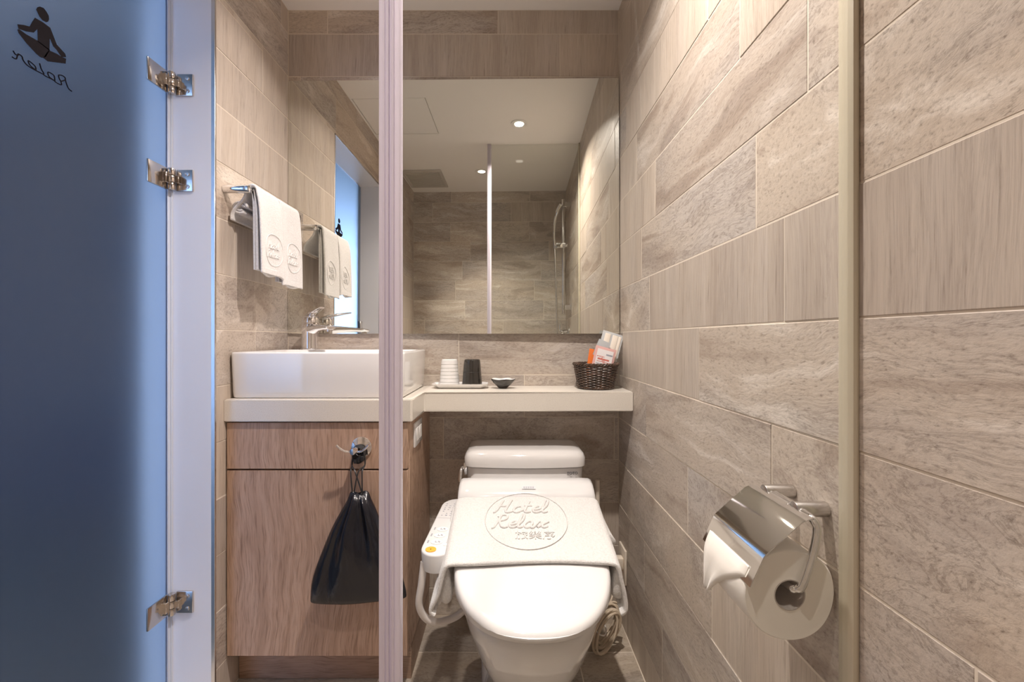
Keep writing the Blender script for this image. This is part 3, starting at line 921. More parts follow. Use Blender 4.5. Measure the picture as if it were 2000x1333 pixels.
def hang_towel(y0, y1, zb, dx, label, roll=False):
    t = thing('hand_towel', label, 'towel', (TX, (y0 + y1) / 2, TZ), 'white hand towels on the chrome bar')
    # cross-section in xz wrapped over the bar, folded thick
    xf = TX + .016 + dx
    path = [(XL + .012, 1.335), (XL + .015, 1.36), (TX - .022, 1.395), (TX - .014, TZ + .002), (TX - .009, TZ + .012), (TX, TZ + .0165), (TX + .010, TZ + .013), (TX + .0155, TZ),
            (xf + .002, 1.38), (xf + .005, 1.32), (xf + .007, 1.25), (xf + .008, zb + .02), (xf + .008, zb)]
    pp = catmull([(x, 0, z) for x, z in path], 4)
    bm = B(); ny = 15
    G = []
    for j in range(ny + 1):
        v = j / ny; row = []
        for i, p in enumerate(pp):
            s = i / (len(pp) - 1)
            hem = .0035 * math.sin(v * 9 + dx * 300) * (s > .93)
            yy = y0 + (y1 - y0) * v + (.004 if s > .6 else 0) * (v - .5)
            wob = .0035 * math.sin(v * 7 + 1.5 + dx * 99) * min(1, max(0, s - .45) * 3)
            row.append(bm.verts.new((p.x + wob, yy, p.z + hem)))
        G.append(row)
    for j in range(ny):
        for i in range(len(pp) - 1):
            bm.faces.new((G[j][i], G[j + 1][i], G[j + 1][i + 1], G[j][i + 1]))
    o = obj('cloth', bm, TERRY, t, angle=180)
    s = o.modifiers.new('thick', 'SOLIDIFY'); s.thickness = .0075; s.offset = 0
    s = o.modifiers.new('round', 'SUBSURF'); s.levels = 1; s.render_levels = 1
    # woven hem band and folded inner layers seen at the near edge
    bm = B(); 
    box(bm, xf + .0105, xf + .0135, y0 + .003, y1 - .003, zb + .004, zb + .020, .001, 1)
    obj('hem_band', bm, TERRY, t)
    bm = B()
    for q in range(2):
        pts = catmull([(TX + .004, 0, TZ + .004), (xf - .006 - q * .006, 0, 1.37), (xf - .004 - q * .007, 0, 1.27), (xf - .003 - q * .007, 0, zb + .012)], 4)
        loft(bm, [[(p.x + sx * .0028, yy, p.z) for sx, yy in ((-1, y0 + .002), (1, y0 + .002), (1, y1 - .002), (-1, y1 - .002))] for p in pts])
    obj('inner_layer', bm, TERRY, t)
    # embossed badge
    bm = B(); yc, zc = (y0 + y1) / 2 + .008, 1.262
    fn = lambda u, v: (xf + .0112 + max(0, (v + zc - 1.25)) * -.03 + .0035 * math.sin(((yc + u - y0) / (y1 - y0)) * 7 + 1.5 + dx * 99) * .9, yc + u, zc + v)
    tube(bm, [fn(.045 * math.cos(a), .047 * math.sin(a)) for a in [2 * PI * k / 40 for k in range(40)]], .0013, 6, closed=True)
    script(bm, SCRIPT_HOTEL, fn, .020, .0017, x0=-.030, y0=.004, sx=1.0)
    script(bm, SCRIPT_RELAX, fn, .020, .0017, x0=-.034, y0=-.022, sx=1.0)
    obj('embossed_badge', bm, TERRY, t)
    if roll:
        bm = B()
        for rr_, zz in ((.017, 0), (.010, .001)):
            pts = [(XL + .033 + rr_ * math.cos(a) * 1.1, zz + 1.372 + rr_ * math.sin(a) * .9) for a in [2 * PI * k / 20 * .9 for k in range(20)]]
            loft(bm, [[(x + sx * nx, yy, z + sx * nz) for sx, yy in ((-1, y0 + .008), (1, y0 + .008), (1, y1), (-1, y1)) for nx, nz in [(.0035 * (x - XL - .033) / rr_, .0035 * (z - 1.372) / rr_)]] for x, z in pts])
        o2 = obj('rolled_fold', bm, TERRY, t, angle=180)
hang_towel(1.262, 1.385, 1.183, 0.004, 'white embossed hand towel nearer the door on the chrome bar', True)
hang_towel(1.388, 1.520, 1.165, 0.000, 'white embossed hand towel nearer the mirror on the chrome bar')

# ------------------------------------------------------------------ toilet
TCX = .0595
toi = thing('toilet', 'white one-piece toilet with closed electronic bidet seat beneath the shelf', 'toilet', (TCX, 1.3, 0))
# bowl and pedestal
b = B(); rings = []
for z, cy, a, bk, frn, n in ((.0005, 1.28, .122, .28, .20, 3.0), (.02, 1.28, .122, .28, .20, 3.0), (.06, 1.28, .112, .28, .205, 2.8), (.14, 1.27, .112, .28, .235, 2.5),
                             (.20, 1.25, .125, .27, .27, 2.4), (.27, 1.22, .150, .25, .29, 2.3), (.33, 1.20, .166, .22, .30, 2.3), (.375, 1.18, .172, .22, .295, 2.3), (.392, 1.18, .172, .22, .293, 2.3), (.398, 1.18, .166, .21, .287, 2.3)):
    rings.append(superring(TCX, cy, z, a, bk, n, 56, frn))
loft(b, rings)
obj('bowl', b, CERAMIC, toi, angle=70)
b = B()
rings = [superring(TCX, 1.40, z, a, .20, 5, 48, .14) for z, a in ((.0008, .135), (.10, .135), (.30, .150), (.40, .165), (.43, .168))]
loft(b, rings); obj('base', b, CERAMIC, toi, angle=70)
# tank
def tankring(z, a, y0, y1, r=.03, bow=.018):
    out = []
    n = 8
    pts = []
    for (cx, cy, a0) in ((a - r, y1 - r, 0), (-(a - r), y1 - r, PI / 2), (-(a - r), y0 + r, PI), (a - r, y0 + r, 1.5 * PI)):
        for k in range(n + 1):
            t = a0 + PI / 2 * k / n
            pts.append((cx + r * math.cos(t), cy + r * math.sin(t)))
    # subdivide long sides for the bow
    full = []
    for i in range(len(pts)):
        p, q = pts[i], pts[(i + 1) % len(pts)]
        full.append(p)
        if i % (n + 1) == n:
            for s in range(1, 8): full.append((p[0] + (q[0] - p[0]) * s / 8, p[1] + (q[1] - p[1]) * s / 8))
    for x, y in full:
        if y < (y0 + y1) / 2: y -= bow * (1 - (x / a) ** 2)
        out.append((TCX + x, y, z))
    return out
b = B()
loft(b, [tankring(.36, .175, 1.44, 1.61), tankring(.45, .183, 1.435, 1.61), tankring(.585, .188, 1.432, 1.61), tankring(.588, .186, 1.434, 1.608)])
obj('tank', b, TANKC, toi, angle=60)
b = B()
loft(b, [tankring(.591, .188, 1.432, 1.612), tankring(.593, .1945, 1.424, 1.614), tankring(.618, .1950, 1.423, 1.614), tankring(.631, .190, 1.429, 1.612), tankring(.639, .181, 1.440, 1.606, .028), tankring(.643, .165, 1.458, 1.592, .025), tankring(.645, .12, 1.49, 1.57, .02, .01)])
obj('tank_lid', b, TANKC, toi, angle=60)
b = B()
box(b, TCX - .1985, TCX - .186, 1.445, 1.475, .560, .600, .004, 2)
tube(b, catmull([(TCX - .199, 1.455, .585), (TCX - .205, 1.44, .58), (TCX - .2065, 1.425, .557), (TCX - .205, 1.418, .545)], 5), [.006] * 15 + [.005], 10)
obj('flush_lever', b, CHROME, toi)
b = B(); text_bm(b, 'TOTO', Matrix.Translation((TCX + .150, 1.4225, .5725)) @ Matrix.Rotation(math.radians(8), 4, 'Z') @ Matrix.Rotation(PI / 2, 4, 'X'), .0125, .0006)
obj('tank_lettering', b, mat('print_dark', (.05, .05, .06), .5), toi, smooth=False)

def lidz(y): return .43 + (y - .861) * .236
# seat housing (rear hump)
b = B()
def hump(x, sc_=1.0):
    pr = [(1.300, .445), (1.298, .50), (1.306, .535), (1.325, .553), (1.352, .566), (1.385, .570), (1.405, .562), (1.414, .54), (1.416, .445)]
    cy, cz = 1.36, .50
    return [(x, cy + (y - cy) * sc_, cz + (z - cz) * sc_) for y, z in pr]
secs = []
for s, k in ((-.203, .80), (-.200, .93), (-.192, .985), (-.17, 1.0), (.17, 1.0), (.192, .985), (.200, .93), (.203, .80)):
    secs.append(hump(TCX + s, k))
loft(b, secs)
o = obj('seat_housing', b, PLASTIC, toi, angle=50)
# front shell of the seat: bidet seat ring under lid
def dring(z, a, y0, inset=0.0, n=2.25, seg=64, ctr=1.09, back=1.33):
    out = []
    for k in range(seg):
        t = 2 * PI * k / seg
        c, s = math.cos(t), math.sin(t)
        if s >= 0:
            x = math.copysign(abs(c) ** (2 / 6.0), c) * a; y = ctr + (abs(s) ** (2 / 6.0)) * (back - ctr)
        else:
            x = math.copysign(abs(c) ** (2 / n), c) * a; y = ctr - (abs(s) ** (2 / n)) * (ctr - y0)
        out.append((TCX + x, y, z))
    return out
b = B()
loft(b, [dring(.400, .168, .885), dring(.401, .172, .880), dring(.418, .174, .877), dring(.421, .170, .883)])
obj('seat', b, PLASTIC, toi, angle=50)
b = B()
def lidring(dz, a, y0):
    return [(x, y, lidz(y) + dz) for x, y, _ in dring(0, a, y0)]
rr = []
rr.append([(x, y, .4225) for x, y, _ in dring(0, .178, .869)])
rr.append([(x, y, .4235) for x, y, _ in dring(0, .1815, .863)])
rr.append([(x, y, .4235 + (lidz(y) - .012 - .4235) * .25) for x, y, _ in dring(0, .1835, .861)])
rr.append(lidring(-.0115, .1835, .861)); rr.append(lidring(-.005, .181, .864)); rr.append(lidring(-.0015, .176, .871)); rr.append(lidring(0, .168, .884)); rr.append(lidring(.0015, .14, .93)); rr.append(lidring(.002, .08, 1.0)); rr.append(lidring(.002, .02, 1.07))
loft(b, rr)
obj('lid', b, PLASTIC, toi, angle=50)
# sensor sticker
b = B(); M_ = Matrix.Translation((TCX + .007, 1.330, .5585)) @ Matrix.Rotation(math.radians(30), 4, 'X')
box(b, -.020, .020, -.006, .006, -.0004, .0004, M=M_)
st_ = obj('small_label', b, LIGHTP, toi, smooth=False)
b = B()
for q in range(2):
    for c in range(5): box(b, -.016 + c * .0066, -.0115 + c * .0066, -.0035 + q * .004, -.0015 + q * .004, .0004, .0006, M=M_)
obj('print', b, GREYP, st_, smooth=False)

# bidet control panel
def panel_frame():
    p0 = Vector((-.176, 1.075, .478)); p1 = Vector((-.150, 1.375, .510))
    d = (p1 - p0).normalized(); s = Vector((1, 0, 0)); s = (s - d * s.dot(d)).normalized(); n = s.cross(d)
    return p0, d, s, n, (p1 - p0).length
p0, pd, ps, pn, plen = panel_frame()
def pp_(u, v, h): return p0 + ps * u + pd * v + pn * h
pw = .0385
outl = []
for k in range(13):
    a = PI + PI * k / 12; outl.append((pw * math.cos(a), pw + pw * .95 * math.sin(a)))
outl += [(pw, plen - .01), (pw - .004, plen)]
for k in range(7):
    a = PI / 2 * k / 6; outl.append((-pw + .045 - .045 * math.sin(a), plen - .045 + .045 * math.cos(a)))
# clean ordering (counter-clockwise: front half circle left->right, up the right side, back to left)
b = B()
rs = []
def ins(poly, d):
    cx = 0; cy = plen / 2
    return [(u * (1 - d / pw), cy + (v - cy) * (1 - d / (plen / 2))) for u, v in poly]
for h, d in ((-.050, .006), (-.047, .001), (-.004, 0), (-.001, .0012), (0, .004)):
    rs.append([pp_(u, v, h) for u, v in ins(outl, d)])
loft(b, rs)
cpn = obj('control_panel', b, PLASTIC, toi, angle=50)
def disc_on(bm, u, v, ru, rv, h0, h1, n=24):
    loft(bm, [[pp_(u + ru * math.cos(2 * PI * k / n), v + rv * math.sin(2 * PI * k / n), h) for k in range(n)] for h in (h0, h1)])
b = B(); disc_on(b, -.012, .026, .0135, .0115, -.0005, .0018); obj('stop_button', b, ORANGE, cpn)
b = B(); disc_on(b, -.012, .026, .0016, .0016, .0018, .0022, 10)
for k, v in enumerate((.062, .092, .122)):
    # icon marks on the round buttons
    for j in range(3): 
        q = pp_(0, 0, 0); box(b, -.018 + j * .004, -.016 + j * .004, v - .002, v + .003, .0013, .0016, M=Matrix((ps, pd, pn)).transposed().to_4x4() if False else None) if False else None
obj('button_dot', b, RUBBER, cpn)
PMX = Matrix.Translation(p0) @ Matrix((ps, pd, pn)).transposed().to_4x4()
for v in (.060, .091, .122):
    b = B(); disc_on(b, -.006 + (v - .06) * .02, v, .0150, .0108, -.0005, .0012); bt = obj('button', b, MATTEW, cpn)
    b = B()
    for j, (du, dv_, a, c) in enumerate(((-.003, .001, .0009, .004), (.000, -.002, .003, .0009), (.005, .002, .0012, .003), (.0078, .0, .0012, .003))):
        box(b, -.006 + du - a, -.006 + du + a, v + dv_ - c, v + dv_ + c, .0012, .0015, M=PMX)
    obj('icon', b, GREYP, bt, smooth=False)
b = B()
rp = random.Random(9)
box_rows = [(-.030, .055), (-.029, .087), (-.028, .118)]
for u, v in box_rows: 
    for j in range(3): box(b, u + .0, u + .004, v + j * .0045, v + .003 + j * .0045, .0001, .0004, M=PMX)
for j in range(8): box(b, .0185, .0205, .060 + j * .007, .062 + j * .007, .0001, .0004, M=PMX)
for j in range(6): box(b, .017, .0195, .128 + j * .007, .133 + j * .007, .0001, .0004, M=PMX)
for j in range(5): box(b, .026, .0285, .132 + j * .007, .136 + j * .007, .0001, .0004, M=PMX)
for r_ in range(7):
    for c_ in range(5):
        if rp.random() < .82: box(b, -.026 + c_ * .0115, -.026 + c_ * .0115 + rp.uniform(.003, .007), .195 + r_ * .0115, .1975 + r_ * .0115 + rp.choice((0, .002)), .0001, .0004, M=PMX)
box(b, -.036, .036, .181, .1816, .0001, .0003, M=PMX)
tag(obj('small_print', b, GREYP, cpn, smooth=False), kind='stuff')
b = B(); disc_on(b, .020, .050, .007, .005, -.0005, .0009, 16); disc_on(b, .021, .120, .007, .005, -.0005, .0009, 16); disc_on(b, .027, .172, .008, .0055, -.0005, .0009, 16); disc_on(b, .024, .142, .008, .0055, -.0005, .0009, 16); tag(obj('small_buttons', b, MATTEW, cpn), kind='stuff')
# panel arm towards the seat
b = B(); box(b, -.125, -.10, 1.30, 1.40, .40, .498, .006, 2); obj('panel_arm', b, PLASTIC, toi)
# hose
b = B()
tube(b, catmull([(-.203, 1.105, .45), (-.208, 1.10, .40), (-.214, 1.10, .345), (-.196, 1.11, .305), (-.165, 1.12, .292), (-.125, 1.14, .295), (-.10, 1.16, .31)], 8), .0088, 14)
obj('cable_hose', b, mat('hose_grey', (.66, .62, .60), .35), toi)
# supply pipe on the right of the tank
sp = thing('supply_pipe', 'white vertical water supply pipe standing behind the toilet tank side', 'pipe', (.322, 1.585, 0))
b = B(); tube(b, [(.322, 1.585, .08), (.322, 1.585, .50)], .0085, 14); obj('pipe', b, BEIGEP, sp)
b = B(); cyl(b, (.322, 1.619, .09), (.322, 1.570, .09), .012, 16, .001); obj('wall_valve', b, CHROME, sp)

# towel over the lid
tw = thing('folded_bath_towel', 'folded white bath mat towel with embossed badge draped over the toilet lid', 'towel', (TCX, 1.19, .53))
TH = .011
def sect(v):
    """v 0 front .. 1 back; returns points across"""
    y = 1.032 + (1.290 - 1.032) * v
    zt = lidz(y) + TH * .5 + .0035
    hl, hr = -.1345, .2515
    fl = .36 + .11 * v; frr = .362 + .085 * v
    out = []
    sp_l = [(-.148 - .016 * (1 - v), fl), (-.163 - .012 * (1 - v) + .012 * v, fl + .012), (-.158 + .008 * v, fl + .045), (-.150 + .006 * v, zt - .04), (hl - .006, zt - .008), (hl + .012, zt)]
    mid = [(-.08, zt + .001), (-.02, zt + .002), (.06, zt + .002), (.14, zt + .002), (.20, zt + .001)]
    sp_r = [(hr - .012, zt), (hr + .006, zt - .008), (hr + .0135, zt - .04), (hr + .021 - .006 * v, frr + .045), (hr + .024 - .008 * v, frr + .012), (hr + .012, frr)]
    pts = catmull([(x, 0, z) for x, z in sp_l + mid + sp_r], 4)
    return [(p.x, y + .006 * math.sin(p.x * 14) * (1 - v), p.z) for p in pts]
bm = B(); G = []
nv = 26
for j in range(nv + 1):
    v = j / nv
    G.append([bm.verts.new(p) for p in sect(v)])
for j in range(nv):
    for i in range(len(G[0]) - 1):
        bm.faces.new((G[j][i], G[j + 1][i], G[j + 1][i + 1], G[j][i + 1]))
o = obj('cloth', bm, TERRY, tw, angle=180)
s = o.modifiers.new('thick', 'SOLIDIFY'); s.thickness = TH; s.offset = 0
s = o.modifiers.new('round', 'SUBSURF'); s.levels = 1; s.render_levels = 2
# inner folded layer hanging a little lower behind each side
for sgn, xe, sets in ((-1, -.1365, ((.012, .034, .362, 1.045, 1.27), (-.013, .020, .370, 1.040, 1.20))), (1, .2535, ((-.010, .024, .360, 1.036, 1.24), (.006, .034, .43, 1.16, 1.285)))):
    for (o0, o1, zb, y0, y1) in sets:
        bm = B(); rings = []
        for j in range(15):
            v = j / 14; y = y0 + (y1 - y0) * v
            e = math.sin(PI * min(1, max(0, (v * .92 + .04)))) ** .35
            zt = lidz(y) - .004
            zb_ = zb + (1 - e) * .05 + .014 * math.sin(v * 4 + sgn)
            ring = []
            for a_, hh in ((o0 * .3, 0), (o0 * .6, .35), (o0, .7), (o0 * 1.0 + .002, .92), ((o0 + o1) / 2 - .003, 1.0), ((o0 + o1) / 2 + .003, 1.0), (o1 - .002, .92), (o1, .72), (o1 * .72, .35), (o1 * .38, 0)):
                ring.append((xe + sgn * (a_ + .0015) * (.85 + .15 * e) * (1 - .18 * v), y, zt + (zb_ - zt) * hh))
            rings.append(ring)
        loft(bm, rings)
        o = obj('side_fold', bm, TERRY, tw, angle=180)
        m_ = o.modifiers.new('round', 'SUBSURF'); m_.levels = 1; m_.render_levels = 2
# badge
bm = B(); bxc, byc = .052, 1.185
slope = math.atan(.236)
def fn(u, v):
    y = byc + v * math.cos(slope)
    return (bxc + u, y, lidz(y) + TH + .0062)
tube(bm, [fn(.108 * math.cos(a), .118 * math.sin(a)) for a in [2 * PI * k / 72 for k in range(72)]], .0016, 6, closed=True)
script(bm, SCRIPT_HOTEL, fn, .056, .0036, x0=-.088, y0=.028, sx=1.02, seg=8)
script(bm, SCRIPT_RELAX, fn, .052, .0036, x0=-.090, y0=-.036, sx=.98, seg=8)
text_bm(bm, '旅樂序', Matrix.Translation(fn(.020, -.068)) @ Matrix.Rotation(slope, 4, 'X') @ Matrix.Translation((0, 0, -.0008)), .034, .0022)
obj('embossed_badge', bm, TERRY, tw, angle=60)

# ------------------------------------------------------------------ outlet + plug + cable coil
ou = thing('wall_outlet', 'beige socket plate low on the wall beside the toilet', 'outlet', (XR, 1.543, .228))
b = B(); box(b, XR - .008, XR - .0005, 1.503, 1.583, .17, .286, .0025, 2); obj('plate', b, BEIGEP, ou)
pg = thing('power_plug', 'beige power plug pushed into the socket plate', 'plug', (XR - .009, 1.53, .235))
b = B(); box(b, XR - .040, XR - .0085, 1.512, 1.542, .218, .258, .005, 2); box(b, XR - .046, XR - .034, 1.518, 1.536, .20, .226, .003, 2); obj('plug_body', b, BEIGEP, pg)
b = B(); tube(b, catmull([(XR - .040, 1.527, .205), (XR - .045, 1.52, .17), (XR - .05, 1.50, .14), (.335, 1.47, .12)], 6), .0032, 8); obj('lead', b, CABLEM, pg)
cc = thing('cable_coil', 'bundle of coiled beige cable on the floor between toilet and wall', 'cable', (.33, 1.44, 0))
rb = random.Random(4)
for k in range(11):
    b = B()
    cx_, cz_ = .318 + rb.uniform(-.006, .008), .078 + rb.uniform(-.004, .004)
    ax, az = .030 + rb.uniform(-.012, .006), .068 + rb.uniform(-.008, .006)
    yy = 1.405 + k * .0065
    tilt = .42
    pts = []
    for j in range(28):
        t = 2 * PI * j / 28
        x, z = ax * math.cos(t), az * math.sin(t)
        pts.append((cx_ + x * math.cos(tilt) + z * math.sin(tilt), yy + .01 * math.sin(t + k), max(.004, cz_ - x * math.sin(tilt) + z * math.cos(tilt))))
    tube(b, pts, .0036, 7, closed=True); obj('loop', b, CABLEM, cc)
b = B(); tube(b, [(.300 + .018 * math.cos(t), 1.44 + .045 * math.sin(t), .075) for t in [2 * PI * j / 20 for j in range(20)]], .0022, 6, closed=True); obj('twist_tie', b, MATTEW, cc)

# ------------------------------------------------------------------ paper holder and roll
ph_ = thing('paper_holder', 'chrome toilet paper holder with lid on the right wall', 'paper holder', (XR, .60, .785))
for yy in (.634, .568):
    b = B(); cyl(b, (XR - .0005, yy, .784), (XR - .041, yy, .784), .0095, 28, .0008); obj('post', b, STEEL, ph_)
b = B(); cyl(b, (XR - .034, .556, .784), (XR - .034, .646, .784), .0040, 14, .0006); obj('pivot_rod', b, CHROME, ph_)
yf, yn = .661, .5335
prof = [(.371, .7845), (.365, .7865), (.352, .7815), (.3095, .7437), (.3065, .7405), (.3045, .7365), (.2895, .7040)]
def shell(bm, pr, ya, yb, th=.0012):
    n = len(pr); off = []
    for i, (x, z) in enumerate(pr):
        a = pr[max(i - 1, 0)]; c = pr[min(i + 1, n - 1)]
        dx, dz = c[0] - a[0], c[1] - a[1]; L = math.hypot(dx, dz)
        off.append((x - dz / L * th, z + dx / L * th))
    loop = pr + off[::-1]
    loft(bm, [[(x, y, z) for x, z in loop] for y in (ya, yb)])
b = B(); shell(b, prof[1:], yn, yf)
# tongue folded round the rod between the posts
shell(b, [(.379, .7785), (.374, .789), (.366, .7875), (.354, .7815)], .580, .622)
obj('cover', b, CHROME, ph_, angle=50)
b = B()
tube(b, catmull([(XR - .036, .566, .7835), (XR - .036, .548, .7835), (XR - .0355, .5395, .781), (XR - .033, .537, .770), (XR - .038, .537, .742), (XR - .050, .537, .706), (XR - .055, .541, .6985), (XR - .060, .556, .697), (XR - .061, .66, .697)], 7), .0048, 14)
obj('roll_arm', b, CHROME, ph_)
rl = thing('toilet_roll', 'white toilet paper roll hanging on the chrome holder', 'toilet roll', (.341, .60, .690))
RX, RZ, RR, RC = .3440, .6885, .0560, .0190
ya, yb = .5445, .652
b = B(); n = 64
def rad(t): return RR * (1 - .012 * math.cos(4 * t + .6) - .01 * math.cos(3 * t + 1.2))
def circ(r, y, wob=True, cx=RX, cz=RZ): return [(cx + (rad(2 * PI * k / n) / RR if wob else 1) * r * math.cos(2 * PI * k / n), y, cz + (rad(2 * PI * k / n) / RR if wob else 1) * r * math.sin(2 * PI * k / n)) for k in range(n)]
rings = [circ(RC, yb, False), circ(RR - .002, yb), circ(RR, yb - .002), circ(RR, ya + .002), circ(RR - .002, ya)]
for q in range(1, 6): rings.append(circ(RR - .002 - (RR - .002 - RC) * q / 6, ya + (.0006 if q % 2 else 0)))
rings.append(circ(RC, ya, False)); 
R = loft(b, rings, cap=False)
obj('paper', b, PAPER, rl, angle=50)
b = B(); loft(b, [circ(RC, yb + .0005, False), circ(RC, ya - .0005, False), circ(RC - .0012, ya - .0005, False), circ(RC - .0012, yb + .0005, False), circ(RC, yb + .0005, False)], cap=False)
obj('core', b, CARD, rl, angle=50)
b = B()
tail = catmull([(.2960, 0, .722), (.2915, 0, .712), (.2875, 0, .698), (.2860, 0, .683), (.2850, 0, .664), (.2855, 0, .642)], 4)
G = []
for i, p in enumerate(tail):
    s = i / (len(tail) - 1)
    yl = .548 + max(0, s - .25) ** 1.0 * .118
    G.append([b.verts.new((p.x + .002 * math.sin(q * 1.9 + s * 3) * s, yl + (.6515 - yl) * q / 6, p.z)) for q in range(7)])
for i in range(len(G) - 1):
    for q in range(6): b.faces.new((G[i][q], G[i][q + 1], G[i + 1][q + 1], G[i + 1][q]))
o = obj('loose_end', b, PAPER, rl, angle=180)
s = o.modifiers.new('thick', 'SOLIDIFY'); s.thickness = .0008

# ------------------------------------------------------------------ things on the shelf
# tray
tr = thing('ceramic_tray', 'small white octagonal tray on the stone shelf', 'tray', (-.158, 1.552, CZ1))
def octr(z, a, b_, c):
    return [(-.158 + x, 1.552 + y, CZ1 + z) for x, y in ((a, -b_ + c), (a, b_ - c), (a - c, b_), (-a + c, b_), (-a, b_ - c), (-a, -b_ + c), (-a + c, -b_), (a - c, -b_))]
b = B(); loft(b, [octr(.0005, .078, .028, .012), octr(.003, .082, .032, .013), octr(.014, .095, .043, .018), octr(.0165, .0965, .0445, .0185), octr(.0165, .094, .042, .018), octr(.006, .083, .032, .014), octr(.005, .080, .030, .013)])
obj('tray_body', b, CERAMIC, tr, angle=25)

def cup(x, y, m, label, ribs):
    t = thing('cup', label, 'cup', (x, y, CZ1 + .0055), 'upturned tooth cups on the tray')
    H = .094; prof = [(.033, 0), (.0358, .001)]
    nr = 7
    for k in range(nr):
        z0 = .004 + (H - .010) * k / nr; z1 = .004 + (H - .010) * (k + 1) / nr
        r0 = .0355 - .0075 * z0 / H; r1 = .0355 - .0075 * z1 / H
        if ribs: prof += [(r0, z0 + .001), (r1 - .0004, z1 - .0012), (r1 - .0014, z1 - .0002)]
        else: prof += [(r0, z0)]
    prof += [(.0275, H - .004), (.0255, H - .001), (.023, H), (.0005, H)]
    b = B(); lathe(b, prof, (x, y, CZ1 + .0055), 40)
    obj('cup_body', b, m, t, angle=30 if ribs else 50)
    if not ribs:
        b = B()
        for zz in (.047, .048):
            pass
        lathe(b, [(.0317, .0495), (.0321, .0500), (.0317, .0505)], (x, y, CZ1 + .0055), 40, False, False); obj('seam_ring', b, RUBBER, t)
cup(-.197, 1.552, CERAMIC, 'white ribbed cup upside down on the white tray', True)
cup(-.1185, 1.552, BLACKC, 'glossy black cup upside down on the white tray', False)

dish = thing('small_dish', 'tiny wavy-edged dish, black outside and white inside, beside the tray', 'dish', (-.012, 1.535, CZ1))
def dr_(z, s, wv_=.0): 
    out = []
    for k in range(48):
        t = 2 * PI * k / 48
        q = s * (1 + wv_ * math.cos(5 * t + .5))
        out.append((-.012 + .0415 * q * math.cos(t), 1.535 + .034 * q * math.sin(t), CZ1 + z + wv_ * .02 * math.cos(5 * t + .5)))
    return out
b = B(); loft(b, [dr_(.0005, .34), dr_(.004, .40), dr_(.006, .46, .02), dr_(.018, .78, .05), dr_(.031, 1.0, .07), dr_(.0325, .985, .07)], cap=True)
# open it: inner surface separate
b.faces.ensure_lookup_table()
bmesh.ops.delete(b, geom=[max(b.faces, key=lambda f: f.calc_center_median().z if len(f.verts) > 10 else -1)], context='FACES_ONLY')
obj('outer_glaze', b, BLACKC, dish, angle=60)
b = B(); loft(b, [dr_(.0325, .985, .07), dr_(.030, .95, .07), dr_(.018, .70, .05), dr_(.010, .40, .02), dr_(.009, .05)], cap=False)
obj('inner_glaze', b, CERAMIC, dish, angle=60)

# basket
KX, KY = .305, 1.532
bk = thing('wicker_basket', 'dark brown woven wicker basket at the wall end of the shelf', 'basket', (KX, KY, CZ1))
def kr(z): return .0575 + (.0735 - .0575) * (z / .088) ** 1.1
NS = 24
nz = 18
for k in range(nz):
    b = B(); z = .008 + k * (.070 / (nz - 1))
    pts = []
    for j in range(NS * 4):
        t = 2 * PI * j / (NS * 4)
        r = kr(z) + .0030 * math.cos(NS / 2 * t * 1.0 + (PI if k % 2 else 0)) * 1.0
        pts.append((KX + r * math.cos(t), KY + r * .98 * math.sin(t), CZ1 + z))
    tube(b, pts, .0021, 6, closed=True)
    obj('weaver', b, WICKER, bk)
b = B()
for j in range(NS):
    t = 2 * PI * (j + .5) / NS
    tube(b, [(KX + kr(z) * math.cos(t), KY + kr(z) * .98 * math.sin(t), CZ1 + z) for z in (.004, .03, .06, .083)], .0015, 5)
tag(obj('stakes', b, WICKER, bk), kind='stuff')
for nm, zz, rr_, am in (('rim_braid', .084, kr(.086) + .001, .0032), ('foot_braid', .0062, .0585, .0026)):
    b = B()
    for s in range(3):
        pts = []
        for j in range(220):
            t = 2 * PI * j / 160; a = 14 * t + 2 * PI * s / 3
            pts.append((KX + (rr_ + am * math.cos(a)) * math.cos(t), KY + (rr_ + am * math.cos(a)) * .98 * math.sin(t), CZ1 + zz + am * math.sin(a)))
        tube(b, pts, .0021, 5, closed=True)
    obj(nm, b, WICKER, bk)
b = B(); lathe(b, [(.055, .004), (.055, .006)], (KX, KY, CZ1), 30); obj('basket_bottom', b, WICKER, bk)

# sachets in the basket
def film(name, col, rough=.25, **kw):
    return mat(name, col, rough, **kw)
FOILW = film('white_film', (.80, .79, .78), .22, **{'Transmission Weight': .0})
FILMC = film('clear_film', (.74, .78, .82), .12, **{'Alpha': .55})
PINKF = film('pink_film', (.66, .40, .38), .2)
def pillow(bm, w_, h_, t_, M, n=8):
    G1, G2 = [], []
    for i in range(n + 1):
        a, c = [], []
        for j in range(n + 1):
            u, v = i / n, j / n
            k = (math.sin(PI * u) * math.sin(PI * v)) ** .5 if 0 < u < 1 and 0 < v < 1 else 0
            k *= 1 + .25 * math.sin(9 * u + 7 * v)
            a.append(bm.verts.new(M @ Vector(((u - .5) * w_, (v - .5) * h_, t_ / 2 * k + .0003))))
            c.append(bm.verts.new(M @ Vector(((u - .5) * w_, (v - .5) * h_, -t_ / 2 * k - .0003))))
        G1.append(a); G2.append(c)
    for i in range(n):
        for j in range(n):
            bm.faces.new((G1[i][j], G1[i + 1][j], G1[i + 1][j + 1], G1[i][j + 1]))
            bm.faces.new((G2[i][j], G2[i][j + 1], G2[i + 1][j + 1], G2[i + 1][j]))
    for i in range(n):
        for (a, c) in (((i, 0), (i + 1, 0)), ((i, n), (i + 1, n)), ((0, i), (0, i + 1)), ((n, i), (n, i + 1))):
            try: bm.faces.new((G1[a[0]][a[1]], G1[c[0]][c[1]], G2[c[0]][c[1]], G2[a[0]][a[1]]))
            except Exception: pass
